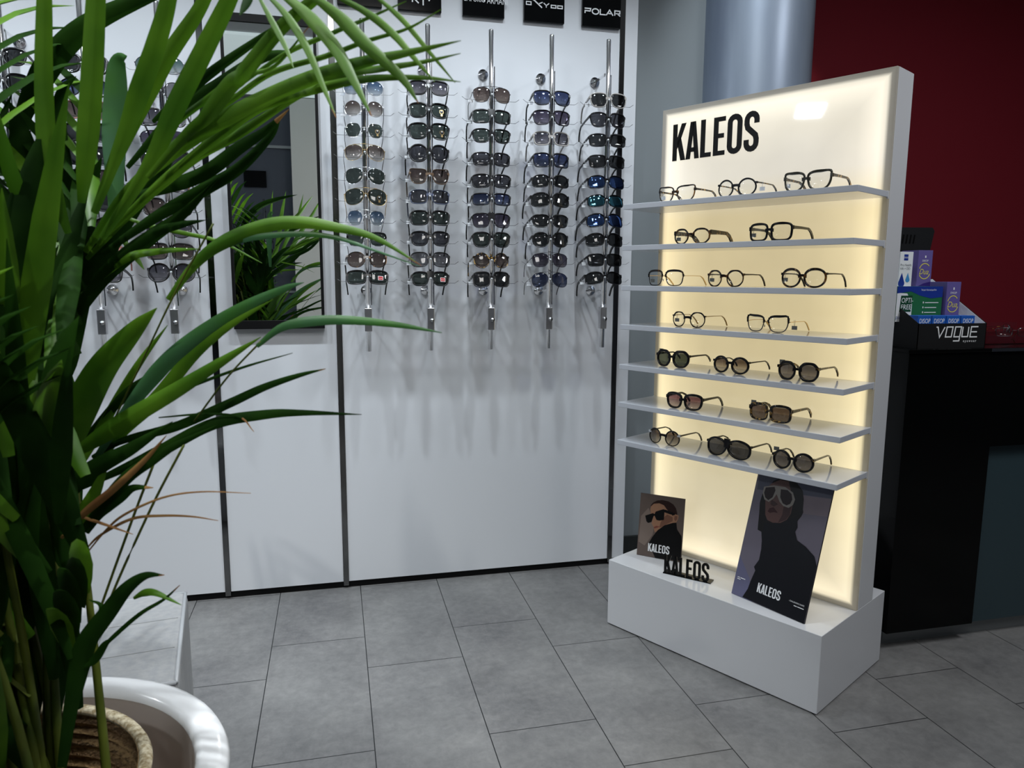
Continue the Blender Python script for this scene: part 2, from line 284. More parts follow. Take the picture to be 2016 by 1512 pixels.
class MB:
    """collects shapes of one part; build() links them as one mesh object"""
    def __init__(s): s.v = []; s.f = []; s.mi = []; s.sm = []
    def add(s, vs, fs, mi=0, smooth=False):
        k = len(s.v); s.v += [tuple(v) for v in vs]; s.f += [tuple(i + k for i in f) for f in fs]; s.mi += [mi] * len(fs); s.sm += [smooth] * len(fs)
    def box(s, x0, x1, y0, y1, z0, z1, mi=0, M4=None):
        vs = [Vector(p) for p in ((x0, y0, z0), (x1, y0, z0), (x1, y1, z0), (x0, y1, z0), (x0, y0, z1), (x1, y0, z1), (x1, y1, z1), (x0, y1, z1))]
        if M4: vs = [M4 @ v for v in vs]
        s.add(vs, [(0, 3, 2, 1), (4, 5, 6, 7), (0, 1, 5, 4), (1, 2, 6, 5), (2, 3, 7, 6), (3, 0, 4, 7)], mi); return s
    def bbox(s, x0, x1, y0, y1, z0, z1, bv=0.002, mi=0, seg=2):
        bm = bmesh.new(); bmesh.ops.create_cube(bm, size=1)
        for v in bm.verts: v.co = Vector(((x0 + x1) / 2 + v.co.x * (x1 - x0), (y0 + y1) / 2 + v.co.y * (y1 - y0), (z0 + z1) / 2 + v.co.z * (z1 - z0)))
        bmesh.ops.bevel(bm, geom=bm.edges[:], offset=bv, segments=seg, affect='EDGES', profile=0.5)
        bm.verts.index_update(); s.add([v.co.copy() for v in bm.verts], [[v.index for v in f.verts] for f in bm.faces], mi, False); bm.free(); return s
    def prism(s, pts, n, d, mi=0):
        """planar polygon pts (3D, in order) thickened by vector n*d"""
        k = len(pts); off = n * d; vs = [Vector(p) for p in pts] + [Vector(p) + off for p in pts]
        s.add(vs, [tuple(range(k))[::-1], tuple(range(k, 2 * k))] + [(i, (i + 1) % k, (i + 1) % k + k, i + k) for i in range(k)], mi); return s
    def tube(s, pts, r, n=8, mi=0, caps=True, flat=1.0, up=None):
        pts = [Vector(p) for p in pts]; rs = r if isinstance(r, (list, tuple)) else [r] * len(pts); vs = []
        for i, p in enumerate(pts):
            t = (pts[min(i + 1, len(pts) - 1)] - pts[max(i - 1, 0)]).normalized()
            u = Vector(up) if up else (Vector((0, 0, 1)) if abs(t.z) < 0.9 else Vector((1, 0, 0)))
            a = t.cross(u).normalized(); b = a.cross(t).normalized()
            for j in range(n):
                an = 2 * PI * (j + 0.5) / n; vs.append(p + a * (math.cos(an) * rs[i] * flat) + b * (math.sin(an) * rs[i]))
        fs = [(i * n + j, i * n + (j + 1) % n, (i + 1) * n + (j + 1) % n, (i + 1) * n + j) for i in range(len(pts) - 1) for j in range(n)]
        if caps: fs += [tuple(range(n))[::-1], tuple((len(pts) - 1) * n + j for j in range(n))]
        s.add(vs, fs, mi, n > 5); return s
    def lathe(s, prof, n=48, c=(0, 0, 0), mi=0, smooth=True):
        vs = []; k = len(prof)
        for j in range(n):
            a = 2 * PI * j / n
            for r, z in prof: vs.append((c[0] + r * math.cos(a), c[1] + r * math.sin(a), c[2] + z))
        fs = [(j * k + i, ((j + 1) % n) * k + i, ((j + 1) % n) * k + i + 1, j * k + i + 1) for j in range(n) for i in range(k - 1)]
        s.add(vs, fs, mi, smooth); return s
    def build(s, name, mats, parent=None):
        me = bpy.data.meshes.new(name); me.from_pydata(s.v, [], s.f)
        for mm_ in (mats if isinstance(mats, (list, tuple)) else [mats]): me.materials.append(M[mm_] if isinstance(mm_, str) else mm_)
        me.polygons.foreach_set('material_index', s.mi); me.polygons.foreach_set('use_smooth', s.sm)
        bm = bmesh.new(); bm.from_mesh(me); bmesh.ops.recalc_face_normals(bm, faces=bm.faces[:]); bm.to_mesh(me); bm.free()
        me.update(); o = bpy.data.objects.new(name, me); C.objects.link(o)
        if parent: o.parent = parent
        return o
def tag(o, label=None, cat=None, group=None, kind=None):
    if label: o['label'] = label
    if cat: o['category'] = cat
    if group: o['group'] = group
    if kind: o['kind'] = kind
    return o
def struct(o): o['kind'] = 'structure'; return o
def empty(name, loc=(0, 0, 0), rz=0.0):
    o = bpy.data.objects.new(name, None); C.objects.link(o); o.location = loc; o.rotation_euler = (0, 0, rz); o.empty_display_size = 0.05; return o
def copy_tree(o, parent=None):
    c = o.copy(); C.objects.link(c); c.parent = parent
    for ch in list(o.children): copy_tree(ch, c)
    return c
# strokes in a local 2D frame -> thick flat lettering
def stroke(mb, pts, wd, T, th, closed=False, mi=0):
    P = [Vector(p) for p in pts]; n = len(P); Lf = []; Rt = []
    for i in range(n):
        a = P[(i - 1) % n] if (closed or i > 0) else None; b = P[(i + 1) % n] if (closed or i < n - 1) else None
        d1 = (P[i] - a).normalized() if a is not None else None; d2 = (b - P[i]).normalized() if b is not None else None
        d1 = d1 or d2; d2 = d2 or d1
        n1 = Vector((-d1.y, d1.x)); n2 = Vector((-d2.y, d2.x)); mm_ = (n1 + n2)
        mm_ = mm_.normalized() if mm_.length > 1e-6 else n1; k = min(1 / max(mm_.dot(n1), 0.3), 2.2)
        Lf.append(P[i] + mm_ * wd / 2 * k); Rt.append(P[i] - mm_ * wd / 2 * k)
    nz = (T.to_3x3() @ Vector((0, 0, 1))).normalized()
    for i in range(n if closed else n - 1):
        j = (i + 1) % n; q = [Lf[i], Lf[j], Rt[j], Rt[i]]
        mb.prism([T @ Vector((p.x, p.y, 0)) for p in q], nz, th, mi)
def poly2(mb, pts, T, th, mi=0): mb.prism([T @ Vector((p[0], p[1], 0)) for p in pts], (T.to_3x3() @ Vector((0, 0, 1))).normalized(), th, mi)
def arc(cx, cy, rx, ry, a0, a1, n=8): return [(cx + rx * math.cos(math.radians(a0 + (a1 - a0) * i / n)), cy + ry * math.sin(math.radians(a0 + (a1 - a0) * i / n))) for i in range(n + 1)]
def kaleos(mb, T, w, h, th, mi=0):
    """the condensed KALEOS word, lower left at the frame's origin, w wide and h high"""
    s = 0.155; cw = w / 2.86
    def G(pts): return [((x0 + x) * cw, y * h) for x, y in pts]
    X = []
    x0 = 0.0   # K
    poly2(mb, G([(0, 0), (s, 0), (s, 1), (0, 1)]), T, th, mi);
    poly2(mb, G([(s, .32), (.22, .44), (.46, 1), (.30, 1), (s, .62)]), T, th, mi); poly2(mb, G([(.15, .50), (.29, 0), (.46, 0), (.27, .68)]), T, th, mi)
    x0 = 0.47  # A
    poly2(mb, G([(0, 0), (.155, 0), (.27, 1), (.14, 1)]), T, th, mi); poly2(mb, G([(.305, 0), (.46, 0), (.32, 1), (.19, 1)]), T, th, mi); poly2(mb, G([(.09, .19), (.35, .19), (.34, .31), (.10, .31)]), T, th, mi)
    x0 = 0.97  # L
    poly2(mb, G([(0, 0), (s, 0), (s, 1), (0, 1)]), T, th, mi); poly2(mb, G([(s, 0), (.36, 0), (.36, .12), (s, .12)]), T, th, mi)
    x0 = 1.40  # E
    poly2(mb, G([(0, 0), (s, 0), (s, 1), (0, 1)]), T, th, mi)
    for y in (0, .45, .88): poly2(mb, G([(s, y), (.38 if y != .45 else .34, y), (.38 if y != .45 else .34, y + .12), (s, y + .12)]), T, th, mi)
    x0 = 1.86  # O
    pts = arc(.22, .80, .155, .14, 0, 180, 8) + arc(.22, .20, .155, .14, 180, 360, 8)
    stroke(mb, G(pts), s * cw, T, th, True, mi)
    x0 = 2.38  # S
    pts = [(.37, .70), (.37, .78)] + arc(.22, .79, .15, .15, 0, 180, 8) + [(.07, .70), (.10, .60), (.22, .50), (.34, .40), (.37, .30)] + arc(.22, .21, .15, .15, 0, -180, 8) + [(.07, .30)]
    stroke(mb, G(pts), s * cw, T, th, False, mi)
def font_mb(text, T, size, xs=1.0, th=0.0004, shear=0.0, align='LEFT', mb=None, mi=0):
    cu = bpy.data.curves.new('text', 'FONT'); cu.body = text; cu.size = size; cu.extrude = th / 2; cu.shear = shear; cu.align_x = align; cu.resolution_u = 3
    o = bpy.data.objects.new('text', cu); C.objects.link(o); dg = bpy.context.evaluated_depsgraph_get(); dg.update()
    me = bpy.data.meshes.new_from_object(o.evaluated_get(dg)); mb = mb or MB()
    mb.add([T @ Vector((v.co.x * xs, v.co.y, v.co.z)) for v in me.vertices], [tuple(p.vertices) for p in me.polygons], mi)
    bpy.data.objects.remove(o); bpy.data.meshes.remove(me); bpy.data.curves.remove(cu); return mb
def frame_T(origin, xdir, ydir):
    x = Vector(xdir).normalized(); y = Vector(ydir).normalized(); z = x.cross(y)
    T = Matrix((x, y, z)).transposed().to_4x4(); T.translation = Vector(origin); return T

# ================================================================== THE SETTING
YW = 2.796                                        # face of the display wall
struct(MB().box(-5.0, 4.6, -2.1, 4.0, -0.1, 0.0).build('floor', 'floor'))
struct(MB().box(-5.0, 4.6, -2.1, 4.0, 2.86, 2.96).build('ceiling', 'ceiling'))
struct(MB().box(-5.1, -5.0, -2.1, 4.0, 0, 2.86).build('wall_left', 'darkroom'))
struct(MB().box(4.6, 4.7, -2.1, 4.0, 0, 2.86).build('wall_right', 'darkroom'))
wf = MB(); wf.box(-5.0, -0.32, -2.1, -1.9, 0, 2.75); wf.box(0.06, 4.6, -2.1, -1.9, 0, 2.75); struct(wf.build('wall_front', 'darkroom'))
struct(MB().box(-0.34, -0.10, -2.1, -1.70, 0, 2.80).box(-0.09, 0.06, -2.1, -1.8, 0, 2.80).build('trim_5', 'doorwhite'))
struct(MB().box(-5.0, -0.34, -1.9, -1.885, 2.38, 2.405).box(-5.0, -0.34, -1.9, -1.885, 1.04, 1.06).build('trim_6', 'plinth'))
# display wall: laminate panels with gaps for the chrome strips
wb = MB(); zb = 0.028; top = 2.86
for x0, x1 in ((-5.0, -1.51), (-1.488, -0.4255), (-0.4045, 0.0065), (0.0275, 1.0905), (1.112, 1.163)):
    wb.box(x0, x1, YW, YW + 0.03, zb, top)
wb.box(-5.0, 1.155, YW + 0.03, YW + 0.06, 0.02, top)
struct(wb.build('wall_back', 'wall'))
struct(MB().box(-5.0, 1.15, YW + 0.012, YW + 0.05, 0, 0.03).build('baseboard_back', 'matteblack'))
for i, x in enumerate((-1.499, -0.415, 0.017, 1.101)):
    struct(MB().box(x - 0.0095, x + 0.0095, YW - 0.004, YW + 0.02, 0.012, top).build('trim_%d' % (i + 1), 'strip'))
struct(MB().box(1.10, 1.75, 2.87, 2.97, 0, 2.86).build('wall_grey', 'greywall'))
struct(MB().box(1.155, 1.75, 2.855, 2.872, 0, 0.092).build('baseboard_grey', 'darkbase'))
struct(MB().lathe([(0.222, 0), (0.222, 2.86)], 64, (1.705, 2.86, 0)).build('trim_column', 'column'))
struct(MB().box(1.6, 4.6, 3.35, 3.45, 0, 2.86).build('wall_red', 'red'))

M['ceiling_glow'] = mat('added_glow_sheet', srgb(225, 232, 232), 0.6, emit=srgb(222, 238, 240), es=0.42)  # glowing sheet added to brighten the ceiling in the mirror
lc = MB().box(-2.2, 0.6, -1.85, -0.1, 2.84, 2.86).build('added_ceiling_glow', 'ceiling_glow'); tag(lc, 'added glowing sheet brightening the ceiling reflected in the mirror', 'added glow sheet')
# ================================================================== MIRROR
mr = empty('wall_mirror', (-0.19, YW, 1.012)); tag(mr, 'tall black framed mirror on the narrow white panel behind the palm', 'mirror')
fr = MB(); W2, Hh = 0.156, 1.062
fr.box(-W2, W2, -0.026, 0, 0, 0.030); fr.box(-W2, W2, -0.026, 0, Hh - 0.026, Hh); fr.box(-W2, -W2 + 0.010, -0.026, 0, 0.030, Hh - 0.026); fr.box(W2 - 0.010, W2, -0.026, 0, 0.030, Hh - 0.026)
fr.build('frame', 'matteblack', mr)
MB().box(-W2 + 0.010, W2 - 0.010, -0.020, -0.001, 0.030, Hh - 0.026).build('mirror_glass', 'mirror', mr)

# ================================================================== BRAND PLAQUES ABOVE THE RODS
def plaque(x0, x1, label, fn):
    p = empty('brand_plaque', (x0, YW - 0.001, 2.134)); tag(p, label, 'sign', 'black brand plaques above the rods')
    w_ = x1 - x0; MB().bbox(0, w_, -0.014, 0, 0, 0.15, 0.0015).build('board', 'plaque', p)
    
    if fn: t = MB(); T = frame_T((0, -0.0142, 0), (1, 0, 0), (0, 0, 1)); fn(t, T, w_); t.build('lettering', 'print_white', p)
    return p
def txt_kr(t, T, w_):
    T = T @ Matrix.Translation((0, -.016, 0))
    for pts in ([(.050, .044), (.050, .090)], [(.050, .062), (.072, .090)], [(.052, .060), (.072, .042)], [(.088, .036), (.088, .090)], [(.108, .052), (.118, .070)], [(.100, .090), (.136, .090)]): stroke(t, pts, 0.0045, T, 0.0006)
def txt_arm(t, T, w_):
    font_mb('EMPORIO', T @ Matrix.Translation((0.004, 0.049, 0)), 0.026, 0.72, 0.0006, mb=t)
    font_mb('ARMANI', T @ Matrix.Translation((0.089, 0.047, 0)), 0.030, 0.70, 0.0006, mb=t)
    poly2(t, [(.070, .066), (.079, .050), (.088, .066), (.084, .074), (.074, .074)], T, 0.0006)
def txt_oxydo(t, T, w_):
    T = T @ Matrix.Translation((0, -.011, 0))
    def sq(x, y, a, b): stroke(t, [(x, y), (x + a, y), (x + a, y + b), (x, y + b)], 0.0035, T, 0.0006, True)
    sq(.008, .067, .018, .010); stroke(t, [(.020, .094), (.040, .082), (.068, .060)], 0.0045, T, 0.0006); stroke(t, [(.054, .072), (.070, .079)], 0.0035, T, 0.0006)
    stroke(t, [(.074, .077), (.084, .069), (.095, .077)], 0.0035, T, 0.0006); stroke(t, [(.084, .069), (.084, .062)], 0.0035, T, 0.0006); sq(.103, .063, .018, .009); sq(.128, .063, .018, .009)
def txt_polar(t, T, w_):
    s_ = 0.0042; y0, h = 0.045, 0.019
    P = lambda x, pts, c=False: stroke(t, [(x + a, y0 + b * h) for a, b in pts], s_, T, 0.0006, c)
    P(.010, [(0, 0), (0, .45), (.020, .45), (.022, .9), (-.002, .9)]); P(.038, arc(.013, .45, .013, .5, 0, 330, 14) + [(.026, .45)])
    P(.070, [(0, 1), (0, 0), (.022, 0)]); P(.094, [(0, -.05), (.013, .95), (.027, -.05)]); P(.098, [(.004, .3), (.018, .3)]); P(.128, [(0, 0), (0, .9), (.020, .9), (.020, .4), (.004, .4)]); P(.128, [(.010, .4), (.022, -.05)])
plaque(0.041, 0.194, 'black plaque with blank lower edge, leftmost above the rods', None)
plaque(0.251, 0.404, 'black plaque cut by the frame, white strokes, second from the left', txt_kr)
plaque(0.481, 0.635, 'black plaque with thin serif white lettering and a small bird emblem', txt_arm)
plaque(0.709, 0.864, 'black plaque with wide angular white lettering and a long diagonal stroke', txt_oxydo)
plaque(0.934, 1.087, 'black plaque reading POLAR beside the right chrome strip', txt_polar)

# ================================================================== EYEWEAR
def outline(shape, w_, h_, N=44):
    a, b = w_ / 2, h_ / 2; pts = []
    PG = dict(hex=[(-.62, 1), (.62, 1), (1, .15), (.55, -1), (-.55, -1), (-1, .15)], oct=[(-.5, 1), (.5, 1), (1, .42), (.95, -.4), (.5, -1), (-.5, -1), (-.95, -.4), (-1, .42)],
              bevel=[(-.75, 1), (.62, 1), (1, .55), (.80, -.7), (.45, -1), (-.5, -1), (-.85, -.55), (-1, .45)])
    if shape in PG:
        V = PG[shape][::-1]; dn = []
        for i in range(len(V)):
            p, q = V[i], V[(i + 1) % len(V)]
            for k in range(20): dn.append(((p[0] + (q[0] - p[0]) * k / 20) * a, (p[1] + (q[1] - p[1]) * k / 20) * b))
        for _ in range(3): dn = [((dn[i - 3][0] + dn[i][0] + dn[(i + 3) % len(dn)][0]) / 3, (dn[i - 3][1] + dn[i][1] + dn[(i + 3) % len(dn)][1]) / 3) for i in range(len(dn))]
    else:
        n, tap, cat, dr = dict(round=(2.0, 0, 0, 0), pan=(2.25, .07, 0, 0), square=(4.2, .06, 0, 0), way=(3.1, .16, .06, 0), aviator=(2.35, .12, 0, .34), rect=(4.6, .05, 0, 0),
                               cat=(3.3, .20, .30, 0), big=(3.0, .05, .08, .05), sport=(3.0, -.02, 0, .12), butter=(3.0, .02, .12, .1), navi=(2.9, .12, 0, .14), nav=(3.6, .16, 0, .08))[shape]
        dn = []
        for i in range(180):
            t = 2 * PI * i / 180; c, s = math.cos(t), math.sin(t)
            x = a * math.copysign(abs(c) ** (2 / n), c); y = b * math.copysign(abs(s) ** (2 / n), s)
            x *= 1 + tap * y / b; y += cat * b * max(0, x / a) ** 2 * (1 if y > 0 else 0.15)
            if y < 0: x += dr * a * 0.42 * (y / b) * -1 * 0.9; y *= 1 + dr * 0.25 * (x / a)
            else: y *= 1 - dr * 0.25 * max(0, -x / a) * 0 - dr * 0.30 * max(0, x / a)
            dn.append((x, y))
    # resample by polar angle
    out = []; ang = [math.atan2(y, x) % (2 * PI) for x, y in dn]; K = len(dn)
    for j in range(N):
        t = 2 * PI * j / N; best = None
        for i in range(K):
            d0 = (t - ang[i]) % (2 * PI); d1 = (ang[(i + 1) % K] - t) % (2 * PI)
            if d0 + d1 < 2.5 and (best is None or d0 + d1 < best[0]): best = (d0 + d1, i, d0 / (d0 + d1 + 1e-9))
        i, f = best[1], best[2]; p, q = dn[i], dn[(i + 1) % K]; out.append((p[0] + (q[0] - p[0]) * f, p[1] + (q[1] - p[1]) * f))
    return out
MM = 0.001
def make_glasses(shape='way', w=50, h=40, br=20, rim=4, brow=0, depth=4, frame='fblack', lens='dark', outer=None, metal=False, dbl=False, flat=False, temple=None, tw=None,
                 browline=None, sticker=None, tagc=None, wrap=0.0022, end=None, tort_end=None, tlen=140, dz=0, clip=None, tag_low=False):
    """one pair of glasses; origin under the bridge at the lowest rim point, front to -Y, temples along +Y (unit mm inside)"""
    g = empty('sunglasses' if lens != 'clear' else 'eyeglasses')
    N = 44; inn = outline(shape, w, h, N)
    if outer: ou = outline(outer, w + 2 * rim, h + 2 * rim + brow, N); ou = [(x, y + brow / 2) for x, y in ou]
    else: ou = [(x + rim * math.cos(2 * PI * i / N) * 1.02, y + (rim + (brow if y > 0 else 0) * min(1, abs(y) / (h / 2) * 1.4)) * math.sin(2 * PI * i / N)) for i, (x, y) in enumerate(inn)]
    cxx = w / 2 + br / 2; zc = h / 2 + rim; xo = cxx + max(x for x, y in ou)
    half = xo + (2 if metal else 1)
    def bend(p): x, y, z = p; return ((x) * MM, (y + wrap * x * x) * MM, z * MM)
    f = MB()
    def ring(sgn):
        sec = []
        for i in range(N):
            (xi, yi), (xq, yq) = inn[i], ou[i]; e = 0.25
            loop = [(xi, yi, depth * .5 - .3), (xi + (xq - xi) * .15, yi + (yq - yi) * .15, -depth * .5), (xi + (xq - xi) * .85, yi + (yq - yi) * .85, -depth * .5), (xq, yq, -depth * .5 * .5),
                    (xq, yq, depth * .5 * .6), (xi + (xq - xi) * .85, yi + (yq - yi) * .85, depth * .5)]
            sec += [bend((sgn * (cxx + a_), d_, zc + b_)) for a_, b_, d_ in loop]
        k = 6; f.add(sec, [(i * k + j, ((i + 1) % N) * k + j, ((i + 1) % N) * k + (j + 1) % k, i * k + (j + 1) % k) for i in range(N) for j in range(k)], 0, True)
    ring(1); ring(-1)
    by = h * 0.16
    hb = br / 2 + 2.5
    if metal:
        f.tube([bend((-hb + 0.5, 0, zc + by - 1)), bend((-hb * .5, -1, zc + by + 1.6)), bend((hb * .5, -1, zc + by + 1.6)), bend((hb - 0.5, 0, zc + by - 1))], 0.8 * MM, 6)
        if dbl: f.tube([bend((-cxx - 2, -.5, zc + h / 2 + rim)), bend((-hb * .6, -1, zc + h / 2 + 3.4)), bend((hb * .6, -1, zc + h / 2 + 3.4)), bend((cxx + 2, -.5, zc + h / 2 + rim))], 0.9 * MM, 6)
    else:
        tz, bz = (zc + h / 2 + rim + brow - 0.5, zc + by - 2) if flat else (zc + by + 4.5, zc + by - 2.5)
        for s_ in range(6):
            xa, xb = -hb + 2 * hb * s_ / 6, -hb + 2 * hb * (s_ + 1) / 6; ar = lambda x: (0 if flat else -1.0 * (x / hb) ** 2) ; al = lambda x: -3.6 * (x / hb) ** 2
            q = [(xa, -depth / 2, bz + al(xa)), (xb, -depth / 2, bz + al(xb)), (xb, -depth / 2, tz + ar(xb)), (xa, -depth / 2, tz + ar(xa))]
            b2 = [(x, depth / 2, z) for x, _, z in q]
            f.add([bend(p) for p in q + b2], [(0, 3, 2, 1), (4, 5, 6, 7), (0, 1, 5, 4), (2, 3, 7, 6)] + ([(3, 0, 4, 7)] if s_ == 0 else []) + ([(1, 2, 6, 5)] if s_ == 5 else []))
        if dbl: pass
    tz_ = zc + h * (0.27 if not metal else 0.18) + (brow * 0.4)
    th = tw or (1.2 if metal else 6.5)
    fm = frame
    for sgn in (1, -1):
        xe = xo - (1.5 if not metal else 1)
        if metal: f.tube([bend((sgn * (xe - 1.5), 0, tz_)), bend((sgn * (half), 0, tz_ + .5)), (sgn * half * MM, (wrap * xo * xo + 5) * MM, tz_ * MM)], 1.0 * MM, 5)
        else:
            y0 = wrap * xo * xo; hh = min(th, 9) / 2 + 1
            f.box(*sorted((sgn * (xe - 4) * MM, sgn * half * MM)), (y0 - depth * .62) * MM, (y0 + depth * .55 + 3) * MM, (tz_ - hh) * MM, (tz_ + hh) * MM)
    fobj = f.build('frame_front', fm if (not browline or frame == 'gun') else 'silver', g)
    if browline:
        b_ = MB()
        for sgn in (1, -1):
            pts = [(x, y) for x, y in ou if y > h * .02]; pts.sort(key=lambda p: p[0])
            b_.tube([bend((sgn * (cxx + x), -1.2, zc + y)) for x, y in pts], 2.6 * MM, 6)
        b_.build('brow_bar', browline, g)
    for sgn in (1, -1):
        lm = MB(); K = len(inn); rings = []
        for (sc, bu, dd) in ((1.0, 0.0, -.1), (0.92, .25, -.8), (0.6, .8, -1.4), (0.25, 1, -1.7)):
            rings.append([bend((sgn * (cxx + x * sc), dd, zc + y * sc)) for x, y in inn])
        back = [bend((sgn * (cxx + x), 1.1, zc + y)) for x, y in inn]; ctrb = bend((sgn * cxx, 0.4, zc)); ctr = bend((sgn * cxx, -1.8, zc))
        vs = [p for r_ in rings for p in r_] + back + [ctr, ctrb]; nb = len(rings) * K
        fs = [(r_ * K + i, r_ * K + (i + 1) % K, (r_ + 1) * K + (i + 1) % K, (r_ + 1) * K + i) for r_ in range(len(rings) - 1) for i in range(K)]
        fs += [((len(rings) - 1) * K + i, (len(rings) - 1) * K + (i + 1) % K, nb + K) for i in range(K)] + [(nb + i, nb + (i + 1) % K, nb + K + 1) for i in range(K)] + [(i, (i + 1) % K, nb + (i + 1) % K, nb + i) for i in range(K)]
        lm.add(vs, fs, 0, True); lm.build('lens', lens_mat(lens), g)
        tp = MB(); y0 = wrap * xo * xo; path = []
        for (yy, zz, xx) in ((1.5, 0, 0), (45, .3, 1.2), (90, -.6, 1.0), (tlen * .70, -3, .2), (tlen * .80, -9, -1.5), (tlen * .90, -21, -3), (tlen * .97, -min(tz_ - 2.5, 36), -4.5)):
            path.append(Vector((sgn * (half - 1 + xx) * MM, (y0 + yy) * MM, (tz_ + zz) * MM)))
        n_ = len(path); hs = [th / 2 * MM * k for k in (1, .8, .7, .7, .75, .8, .7)] if not metal else [th / 2 * MM * k for k in (1, 1, 1, 1.3, 2.6, 2.8, 2.4)]
        tk = (2.1 if not metal else 1.0) * MM; vs = []
        for i, p in enumerate(path):
            t = (path[min(i + 1, n_ - 1)] - path[max(i - 1, 0)]).normalized(); a_ = Vector((1, 0, 0)); b2 = a_.cross(t).normalized() * -1
            for sx_, sz_ in ((-1, -1), (1, -1), (1, 1), (-1, 1)): vs.append(p + a_ * sx_ * tk + b2 * sz_ * hs[i])
        fs = [(i * 4 + j, i * 4 + (j + 1) % 4, (i + 1) * 4 + (j + 1) % 4, (i + 1) * 4 + j) for i in range(n_ - 1) for j in range(4)] + [(3, 2, 1, 0), tuple((n_ - 1) * 4 + j for j in range(4))]
        tp.add(vs, fs); tp.build('temple', temple or (frame if not browline else browline), g)
    if metal:
        npd = MB()
        for sgn in (1, -1): npd.tube([bend((sgn * (hb - 2), 1, zc - 2)), bend((sgn * (hb - 4.5), 6, zc - 3)), bend((sgn * (hb - 4), 7, zc - 9))], [.5 * MM, 1.6 * MM, 1.2 * MM], 5)
        npd.build('nose_pads', 'silver', g)
    if tort_end:
        te = MB()
        for sgn in (1, -1):
            y0 = wrap * xo * xo; te.box(*sorted((sgn * (xo - 9) * MM, sgn * (half + .6) * MM)), (y0 - depth * .9) * MM, (y0 + 2) * MM, (tz_ - 3.6) * MM, (tz_ + 3.6) * MM)
        te.build('end_piece', tort_end, g)
    if sticker:
        st = MB(); cx0, cz0 = cxx + w * .12, zc - h * .06; yy = wrap * cx0 * cx0 - 2.6
        T = frame_T((cx0 * MM, yy * MM, cz0 * MM), (1, wrap * 2 * cx0, 0), (0, 0, 1))
        if sticker == 'red':
            poly2(st, [(-.0085, -.007), (.0085, -.007), (.0085, .007), (-.0085, .007)], T, 0.0002, 0); poly2(st, [(-.0072, -.0057), (.0072, -.0057), (.0072, .0057), (-.0072, .0057)], T @ Matrix.Translation((0, 0, .0002)), 0.0002, 1)
            font_mb('Ray-Ban', T @ Matrix.Translation((-.0066, -.0016, .0005)), 0.0042, 0.85, 0.0001, 0.3, mb=st, mi=0); ob = st.build('sticker', ['print_white', 'red_accent'], g); ob['label'] = 'small red and white sticker'
        else:
            poly2(st, [(.008 * math.cos(t), .008 * math.sin(t)) for t in [2 * PI * k / 18 for k in range(18)]], T, 0.0002, 0)
            stroke(st, [(.0068 * math.cos(t), .0068 * math.sin(t)) for t in [2 * PI * k / 18 for k in range(18)]], 0.001, T @ Matrix.Translation((0, 0, .0003)), 0.0002, True, 1)
            poly2(st, [(-.003, -.015), (.003, -.015), (.003, -.008), (-.003, -.008)], T @ Matrix.Translation((0, 0, .0002)), 0.0002, 1); poly2(st, [(-.002, .002), (.002, .002), (.002, .0045), (-.002, .0045)], T @ Matrix.Translation((0, 0, .0003)), 0.0002, 2)
            ob = st.build('sticker', ['letter', 'gold', 'print_white'], g); ob['label'] = 'round black and gold sticker'
    if tagc:
        pt = MB(); sd = -1 if tagc[0] == 'l' else 1; mat_ = 'pricetag' if tagc[1] == 'w' else 'pricegrey'; yy = 26 + wrap * xo * xo; zt = (tz_ - 22) if not tag_low else (tz_ + 6)
        xx = sd * (half + 2.0)
        if tagc[2:] == 'up': zt = tz_ + 4
        pt.box((xx - 8) * MM, (xx + 8) * MM, yy * MM, (yy + 1) * MM, zt * MM, (zt + 11) * MM)
        pt.tube([((xx) * MM, (yy + .5) * MM, (zt + 10) * MM), ((xx + 2) * MM, (yy + .5) * MM, (tz_ + 6) * MM), ((xx - 2) * MM, (yy + .5) * MM, (tz_ + 6) * MM), ((xx - 1) * MM, (yy + .5) * MM, (zt + 10) * MM)], 0.35 * MM, 4)
        pt.build('price_tag', mat_, g)
    g['zc'] = zc
    return g

# ---- rods with their racks on the display wall
YR = YW - 0.145; RT, RB = 2.05, 0.937
ORD = ['topmost', 'second', 'third', 'fourth', 'fifth', 'sixth', 'seventh', 'eighth', 'ninth', 'lowest']
def make_rod(levels):
    r = empty('display_rod')
    MB().tube([(0, 0, RB), (0, 0, RT - .004), (0, 0, RT)], [.0088, .0088, .0075], 20).build('pole', 'chrome', r)
    MB().box(0.011, 0.0145, 0.002, 0.008, 1.10, 1.93).build('notched_rail', 'wire', r)
    for z in (1.150, 1.937):
        b = MB(); b.tube([(0, 0, z), (0, 0.145, z)], 0.0048, 10); b.tube([(0, 0.128, z), (0, 0.136, z)], .0095, 16); b.tube([(0, 0.136, z), (0, 0.139, z)], .0145, 20); b.tube([(0, 0.139, z), (0, 0.145, z)], .0185, 20); b.build('bracket', 'chrome', r)
    lk = MB().bbox(-0.0125, 0.0125, -0.0125, 0.0125, 1.008, 1.090, 0.002).build('lock_body', 'silverlock', r)
    MB().tube([(0.004, -0.012, 1.046), (0.004, -0.020, 1.046)], 0.0072, 16).tube([(0.004, -0.020, 1.046), (0.004, -0.0205, 1.046)], 0.003, 12).build('lock_cylinder', 'steel', lk)
    for z in levels:
        h = MB(); h.tube([(-.103, .004, z + .006), (-.090, .004, z - .003), (0, .004, z - .004), (.090, .004, z - .003), (.103, .004, z + .006)], 0.0009, 5); h.build('wire_holder', 'wire', r)
        MB().tube([(0, -.009, z + .014), (0, -.019, z + .014)], 0.0034, 12).build('nose_peg', 'pricetag', r)
    return r
